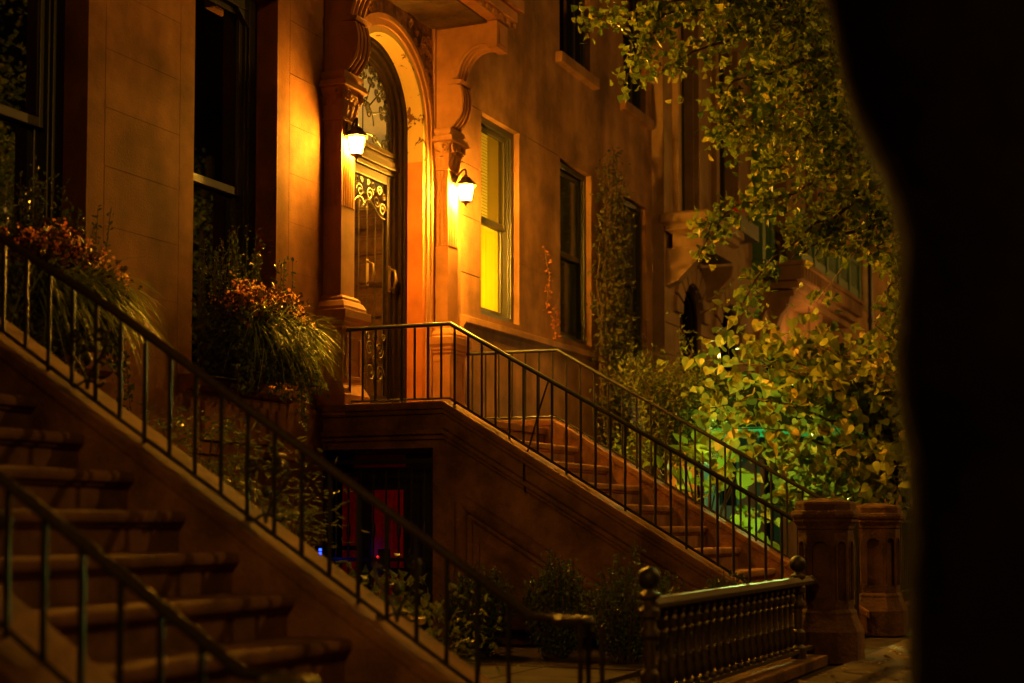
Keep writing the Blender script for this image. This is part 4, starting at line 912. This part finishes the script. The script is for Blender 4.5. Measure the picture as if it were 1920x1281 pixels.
# heart-leaved tree behind the far railing
rb=thing('heart_leaved_tree',(15.3,-3.8,0),'leafy small tree with broad heart-shaped leaves behind the gateposts','tree')
RB=[[(15.19,-3.8,1.1),(15.75,-3.83,1.91),(14.9,-3.77,2.36),(15.06,-3.28,2.66),(15.22,-2.76,2.74)],[(15.75,-3.83,1.91),(14.8,-3.4,2.26),(14.87,-2.57,2.54),(14.89,-1.96,2.56)],[(15.73,-3.81,1.8),(14.9,-3.24,1.97),(14.5,-2.71,2.17),(14.5,-2.11,2.06)],
[(15.7,-3.79,1.75),(15.4,-3.2,1.69),(14.5,-2.86,1.86),(14.4,-2.46,1.85)],[(15.52,-3.79,1.58),(15.45,-3.29,1.42),(15.23,-2.8,1.48),(14.7,-2.57,1.61)],[(15.75,-3.83,1.91),(15.04,-4.01,2.39),(14.9,-3.96,2.78)],[(15.19,-3.77,1.35),(15.18,-3.24,1.2),(15.31,-2.78,1.26),(15.16,-2.59,1.04)],
[(14.9,-3.77,2.36),(14.8,-3.57,2.5),(15.3,-3.24,2.7)],[(14.8,-3.4,2.26),(14.84,-3.01,2.5),(15.06,-2.41,2.58)],[(15.6,-3.8,1.6),(15.0,-3.7,1.75),(14.9,-3.3,1.6)],[(15.6,-3.8,1.7),(15.1,-3.6,2.05),(14.95,-2.9,2.35)],[(15.4,-3.8,1.5),(15.0,-4.0,1.5),(14.8,-4.1,1.75)],[(15.7,-3.8,2.0),(15.3,-4.0,2.2),(15.1,-4.1,2.6)],[(15.6,-3.8,1.7),(15.3,-4.05,1.9),(15.1,-4.2,2.0)],[(15.4,-3.6,1.4),(15.2,-3.5,1.3),(15.0,-3.5,1.15)]]
lm=MB(); tw=MB(); crown_on(RB,lm,tw,18,.15,.112,T_HEART,(-.35,-.25,-.6),.018,6,.10,up=(-.5,-.4,.9))
tk=MB(); tk.tube(smoothpath([(15.15,-3.8,0),(15.2,-3.78,.8),(15.19,-3.8,1.1),(15.5,-3.82,1.5),(15.75,-3.83,1.95),(15.6,-3.9,2.6)],14),[.06]*4+[.05]*4+[.035]*3+[.02]*3,8)
tk.build('trunk','bark',rb,smooth=True); lm.build('crown','heart',rb,fix=False); tw.build('branch','twig',rb)
# ginkgo whose boughs hang over the pavement
gk=thing('ginkgo_tree',(13.2,-6.6,0),'street tree whose long boughs of small fan leaves hang in from above right','tree')
GK=[[(11.2,-4.13,5.08),(10.96,-3.53,4.84),(10.6,-3.05,4.67),(10.0,-2.55,4.56)],[(10.53,-3.0,4.64),(10.65,-2.82,4.48),(10.57,-2.7,4.20)],[(10.71,-3.99,4.54),(10.75,-3.51,4.5),(10.67,-3.08,4.37),(10.63,-2.97,4.28)],[(10.6,-4.24,4.27),(10.5,-3.89,4.13),(10.45,-3.55,4.09),(10.35,-3.46,3.74)],
[(10.62,-4.24,4.13),(10.72,-3.9,3.93),(10.66,-3.64,3.79),(10.4,-3.55,3.78)],[(11.28,-4.34,4.1),(11.2,-3.95,3.84),(11.02,-3.71,3.51),(10.76,-3.58,3.72)],[(11.21,-4.46,3.79),(10.81,-4.19,3.42),(10.74,-3.82,3.28),(10.81,-3.4,3.25),(10.5,-3.30,2.87)],[(10.67,-4.63,3.35),(10.6,-4.32,3.09),(10.5,-4.04,2.97),(10.5,-3.73,2.7),(10.7,-3.53,2.47)],
[(11.01,-4.64,3.15),(10.87,-4.4,3.02),(10.62,-4.15,2.92),(10.6,-3.92,2.78)],[(11.31,-4.63,3.08),(11.49,-4.46,2.85),(11.0,-4.55,2.38)],[(10.61,-4.39,4.23),(10.73,-4.34,3.39),(10.78,-4.07,2.84)],[(11.01,-3.84,4.82),(10.6,-4.13,4.29),(10.83,-3.96,3.95),(11.16,-4.12,3.7)],[(11.18,-4.64,2.55),(10.85,-4.67,2.19),(10.94,-4.46,2.34)],
[(11.1,-4.3,4.9),(10.8,-3.9,4.75),(10.7,-3.6,4.62)],[(11.2,-4.5,4.6),(10.9,-4.1,4.45),(10.7,-3.8,4.3)],[(11.0,-4.5,3.9),(10.8,-4.3,3.7),(10.7,-4.1,3.55)],[(11.1,-4.6,3.6),(10.9,-4.5,3.3),(10.8,-4.45,3.0)],[(11.3,-4.6,4.2),(11.0,-4.4,4.0),(10.9,-4.2,3.75)],[(10.9,-3.5,4.9),(10.6,-3.2,4.78),(10.4,-2.9,4.72)],
[(11.2,-4.7,3.3),(11.0,-4.6,3.1),(10.8,-4.5,2.85)],[(11.2,-4.62,2.95),(11.1,-4.55,2.7),(11.05,-4.52,2.5)],[(11.1,-4.0,5.0),(10.9,-3.7,4.9),(10.8,-3.4,4.85)],[(10.95,-4.35,4.45),(10.85,-4.2,4.6),(10.8,-4.0,4.85)]]
lm=MB(); tw=MB(); thin=(0,1,3,6,7)      # the outer sprays are slender
crown_on([g for i,g in enumerate(GK) if i not in thin],lm,tw,64,.10,.058,T_GINK,(-.1,-.1,-.6),.014,7,.05,gap=((9,13),(-4.52,-3.80),(2.20,2.86)))
crown_on([g for i,g in enumerate(GK) if i in thin],lm,tw,46,.055,.060,T_GINK,(-.1,-.1,-.6),.012,6,.045,gap=((9,13),(-4.52,-3.80),(2.20,2.86)))
tp=MB(); tp.tube([(10.77,-4.55,3.14),(11.1,-4.27,2.89),(11.28,-3.96,2.57)],[.008,.005,.002],5); n=16; scatter(lm,T_GINK,np.array((11.2,-4.02,2.6))+RNG.normal(size=(n,3))*.07,rdir(n,(0,0,-.5)),.075); tw.add(tp.v,tp.f)
tk=MB(); tk.tube(smoothpath([(13.2,-6.6,0),(13.15,-6.55,1.5),(13.2,-6.6,3.2),(13.1,-6.5,5.6),(13.0,-6.4,8)],14,.01),[.24]*3+[.2]*4+[.17]*4+[.12]*3,10)
for q in ([(13.15,-6.55,4.2),(12.3,-5.6,5.0),(11.2,-4.13,5.2),(11.0,-3.9,5.05)],[(13.15,-6.5,3.6),(12.2,-5.6,4.1),(11.25,-4.5,4.1)],[(13.15,-6.5,3.2),(12.2,-5.6,3.4),(11.2,-4.6,3.3)]): tk.tube(smoothpath(q,12),[.07-.005*i for i in range(12)],7)
n=2600; q=np.stack([RNG.normal(size=n)*1.0+12.4,RNG.normal(size=n)*.8-5.9,RNG.normal(size=n)*.9+6.6],1); scatter(lm,T_GINK,q,rdir(n,(0,0,-.6)),RNG.uniform(.05,.085,n))
tk.build('trunk','bark',gk,smooth=True); lm.build('crown','ginkgo',gk,fix=False); tw.build('branch','twig',gk)
# broad-leaved plant glowing green below the awning
bg_=MB(); tw=MB()
for k in range(34):
    e=np.array((15.6+RNG.normal()*.35,-1.75+RNG.normal()*.38,1.05+RNG.uniform(-.5,.75))); tw.tube([(15.6,-1.8,.1),tuple((e+np.array((15.6,-1.8,.3)))/2+np.array((0,0,.2))),tuple(e)],.008,5)
    scatter(bg_,T_HEART,e[None]+RNG.normal(size=(2,3))*.08,rdir(2,(-.2,-.4,-.4)),RNG.uniform(.16,.27,2),up=(0,-.4,1))
o=bg_.build('broad_leaf_shrub','biggreen',fix=False); tag(o,'broad-leaved plant glowing bright green behind the far stoop railing','plant'); tw.build('stem','twig',o)
fine_shrub(15.35,-1.02,0,2.0,.24,.22,26,40,.06,'biggreen','leafy bush lit turquoise-green at the head of the far stoop railing',T_OVAL,layer=False)
ob=thing('small_tree',(16.3,-1.1,0),'dull olive bushy tree on thin bare stems beside the far stoop railing','tree')
lm=MB(); tw=MB(); pths=[]
for k in range(44):
    a=RNG.uniform(0,2*PI); e=RNG.uniform(.2,1); h=RNG.uniform(2.15,2.75); pths.append([(16.3+.15*math.cos(a),-1.1+.1*math.sin(a),1.7),(16.3+e*.5*math.cos(a),-1.1+e*.3*math.sin(a),h-.15),(16.3+e*.95*math.cos(a),-1.05+e*.6*math.sin(a),h+RNG.uniform(-.1,.25))])
crown_on(pths,lm,tw,20,.07,.055,T_OVAL,(0,0,-.3),.008,7,.06)
tk=MB(); 
for dx,dy in ((0,0),(.12,.05),(-.1,.08)): tk.tube(smoothpath([(16.3+dx*.5,-1.1+dy*.3,0),(16.3+dx*1.3,-1.1+dy,1.0),(16.3+dx*1.8,-1.1+dy*1.5,2.2)],8,.01),.018,6)
tk.build('trunk','bark',ob,smooth=True); lm.build('crown','smallleaf',ob,fix=False); tw.build('branch','twig',ob)
# awning over the neighbour's basement entry
AW=thing('awning',(22,-1.5,2.2),'dark green canvas awning with a bright underside, glimpsed through the leaves','awning')
a=MB(); a.add([(20.2,-.16,3.12),(24.4,-.16,3.12),(24.4,-3.2,2.62),(20.2,-3.2,2.62),(20.2,-3.2,2.24),(24.4,-3.2,2.24),(20.2,-.16,2.24),(24.4,-.16,2.24)],[(0,1,2,3),(3,2,5,4),(0,3,4,6),(1,7,5,2)]); a.build('canopy','awn',AW,fix=False)
a=MB(); a.box(20.19,20.196,-3.2,-.16,2.10,2.235); a.box(20.2,24.4,-3.206,-3.2,2.10,2.235); a.build('valance','valance',AW)
a=MB()
for p,q in (((20.22,-.2,2.28),(20.22,-3.18,2.28)),((20.22,-3.18,2.28),(24.38,-3.18,2.28)),((24.38,-.2,2.28),(24.38,-3.18,2.28)),((20.22,-3.17,0),(20.22,-3.17,2.6)),((24.38,-3.17,0),(24.38,-3.17,2.6))): a.tube([p,q],.018,6)
a.build('awning_frame','iron',AW)
sw=MB(); sw.box(18.9,19.2,-.72,-.16,0,2.0); sw.box(18.86,19.24,-.76,-.16,2.0,2.08)
tag(sw.build('entry_wall','ochre',bevel=.01),'pale low entry wall lit warm yellow under the green awning','wall')
lamp('awning_lamp',(20.9,-1.2,1.9),E_SHOP*1.6,(.16,1,.50),.06)
sl=bpy.data.lights.new('entry_spot','SPOT'); sl.energy=E_SHOP*36; sl.color=(.80,1,.22); sl.spot_size=R(62); sl.spot_blend=.6; sl.shadow_soft_size=.04
so=bpy.data.objects.new('entry_spot',sl); COL.objects.link(so); so.location=(18.55,-1.55,2.0); so.rotation_euler=(Vector((15.3,-1.75,1.2))-Vector(so.location)).to_track_quat('-Z','Y').to_euler()
fx=MB(); fx.tube([(18.58,-1.552,2.01),(18.74,-1.56,2.06)],[.05,.035],10); fx.tube([(18.72,-1.56,2.06),(18.95,-1.0,2.10),(18.98,-.74,2.06)],.012,6); tag(fx.build('spotlight','lampmetal',smooth=True),'small green spotlight on an arm beneath the awning, aimed at the plants','spotlight')
lamp('porch_lamp',(26.4,-1.1,3.9),60,(1,.45,.08),.08)
pl=MB(); pl.lathe([(.01,4.74),(.015,4.05),(.06,4.03),(.09,3.98),(.09,3.97),(.01,3.96)],26.4,-.5,10); tag(pl.build('hanging_lamp','lampmetal',smooth=True),'small hanging lamp beneath the green balcony','lamp')

# ------------------------------------------------------------------ street lamps that light the row, and added fill lamps out of view
def street_lamp(loc,e,label,aim):
    x,y,z=loc; t=thing('street_lamp',(x,y,0),label,'street lamp','tall street lamps')
    MB().lathe([(.16,-.14),(.16,.3),(.10,.36),(.075,.6),(.055,z),(.05,z+.3)],x,y,12).build('pole','iron',t,smooth=True)
    MB().tube(bez((x,y,z+.2),(x,y,z+.7),(x+aim[0]*.4,y+aim[1]*.4,z+.65),(x+aim[0],y+aim[1],z+.35)),.03,8).build('arm','iron',t,smooth=True)
    h=MB(); h.lathe([(.05,z+.36),(.10,z+.33),(.22,z+.22),(.24,z+.12),(.235,z+.10)],x+aim[0],y+aim[1],16); h.build('lamp_head','lampmetal',t,smooth=True)
    lamp('street_light',(x+aim[0],y+aim[1],z),e,SODIUM,.10)
street_lamp((-4,-9.6,8.4),E_FILL,'added unseen fill lamp on a tall pole behind the camera',(0,.7))  # added fill, lifts the faces turned toward the camera
street_lamp((11.3,-8.45,5.5),E_TREE,'added unseen lamp on a pole by the kerb, brightening the hanging boughs',(0,.7))  # extra lamp put in to brighten the ginkgo leaves
fp=thing('fill_spot_pole',(-14,-8.7,0),'added unseen fill spot on a pole far behind the camera, aimed down at the stoops','added fill light')  # added narrow spot, unseen, aimed so that only the low stoop faces brighten
MB().lathe([(.12,-.03),(.12,.3),(.07,.4),(.05,7.7)],-14,-8.7,10).build('pole','iron',fp,smooth=True)
MB().tube([(-14,-8.7,7.6),(-14,-7.9,7.75),(-14,-7.2,7.6)],.03,8).build('arm','iron',fp,smooth=True)
fh=MB(); fh.tube([(-14.32,-7.24,7.55),(-14.1,-7.2,7.47),(-13.95,-7.17,7.42)],[.10,.17,.20],14); fh.build('lamp_head','lampmetal',fp,smooth=True)
fl=bpy.data.lights.new('fill_spot','SPOT'); fl.energy=E_FILL_SPOT; fl.color=SODIUM; fl.spot_size=R(13); fl.spot_blend=1.0; fl.shadow_soft_size=.15
fo=bpy.data.objects.new('fill_spot',fl); COL.objects.link(fo); fo.location=(-13.85,-7.17,7.40); fo.rotation_euler=(Vector((10.7,-2.9,.45))-Vector(fo.location)).to_track_quat('-Z','Y').to_euler()
street_lamp((18.2,-9.6,5.8),E_STREET2,'tall street lamp at the kerb across from the lit window, outside the picture',(0,.7))
street_lamp((36,-9.2,6.2),E_STREET3,'tall street lamp at the kerb farther down the street',(0,.9))

# ------------------------------------------------------------------ tree trunk close to the camera
ft=thing('street_tree',(2.80,-6.31,0),'black out-of-focus tree trunk filling the right edge','tree')
def trunk(path,rs,n=20):
    m=MB(); S_=path; m.tube(S_,rs,n); m.v=[(v[0]+.012*math.sin(9*v[2]+7*v[0]),v[1]+.012*math.sin(11*v[2]+5*v[1]),v[2]) for v in m.v]; return m
P=[(2.80,-6.315,-.03),(2.80,-6.313,.3),(2.80,-6.312,.7),(2.80,-6.31,1.0),(2.80,-6.305,1.2),(2.80,-6.298,1.32),(2.80,-6.287,1.45),(2.80,-6.268,1.58),(2.80,-6.235,1.70),(2.79,-6.195,1.81),(2.78,-6.11,2.0),(2.74,-5.88,2.4),(2.7,-5.3,3.6)]
m=trunk(P,[.345,.325,.32,.32,.32,.32,.32,.32,.32,.315,.29,.24,.14]); m2=trunk([(2.80,-6.38,1.2),(2.80,-6.5,1.6),(2.82,-6.62,2.0),(2.85,-6.75,2.6),(2.9,-6.9,4.2)],[.27,.27,.26,.22,.15]); m.add(m2.v,m2.f)
m.build('trunk','bark',ft,smooth=True)
lm=MB(); n=900; q=np.stack([RNG.normal(size=n)*.8+2.7,RNG.normal(size=n)*.9-6.2,RNG.normal(size=n)*.5+4.6],1); scatter(lm,T_OVAL,q,rdir(n),RNG.uniform(.06,.11,n)); lm.build('crown','smallleaf',ft,fix=False)

# street trees on the same kerb, outside the picture, seen in the window glass
for (x,y,h,lab) in ((20.8,-7.7,7.0,'leafy street tree at the kerb outside the picture, farther along'),(15.4,-7.6,7.0,'leafy street tree at the kerb outside the picture, nearer the camera')):
    t=thing('street_tree',(x,y,0),lab,'tree'); m=MB(); m.tube(smoothpath([(x,y,-.05),(x+.05,y,2),(x-.1,y+.1,4),(x,y,h)],10,.02),[.2-.015*i for i in range(10)],9); m.build('trunk','bark',t,smooth=True)
    m=MB(); n=2600; d=RNG.normal(size=(n,3)); d/=np.linalg.norm(d,axis=1,keepdims=True); cc=np.array((x,y,h-1.4))+RNG.normal(size=(24,3))*np.array((.75,.6,.8)); q=cc[RNG.integers(0,24,n)]+d*RNG.uniform(.1,.5,(n,1)); scatter(m,T_OVAL,q,rdir(n,(0,0,-.4)),RNG.uniform(.08,.15,n)); m.build('crown','ginkgo',t,fix=False)
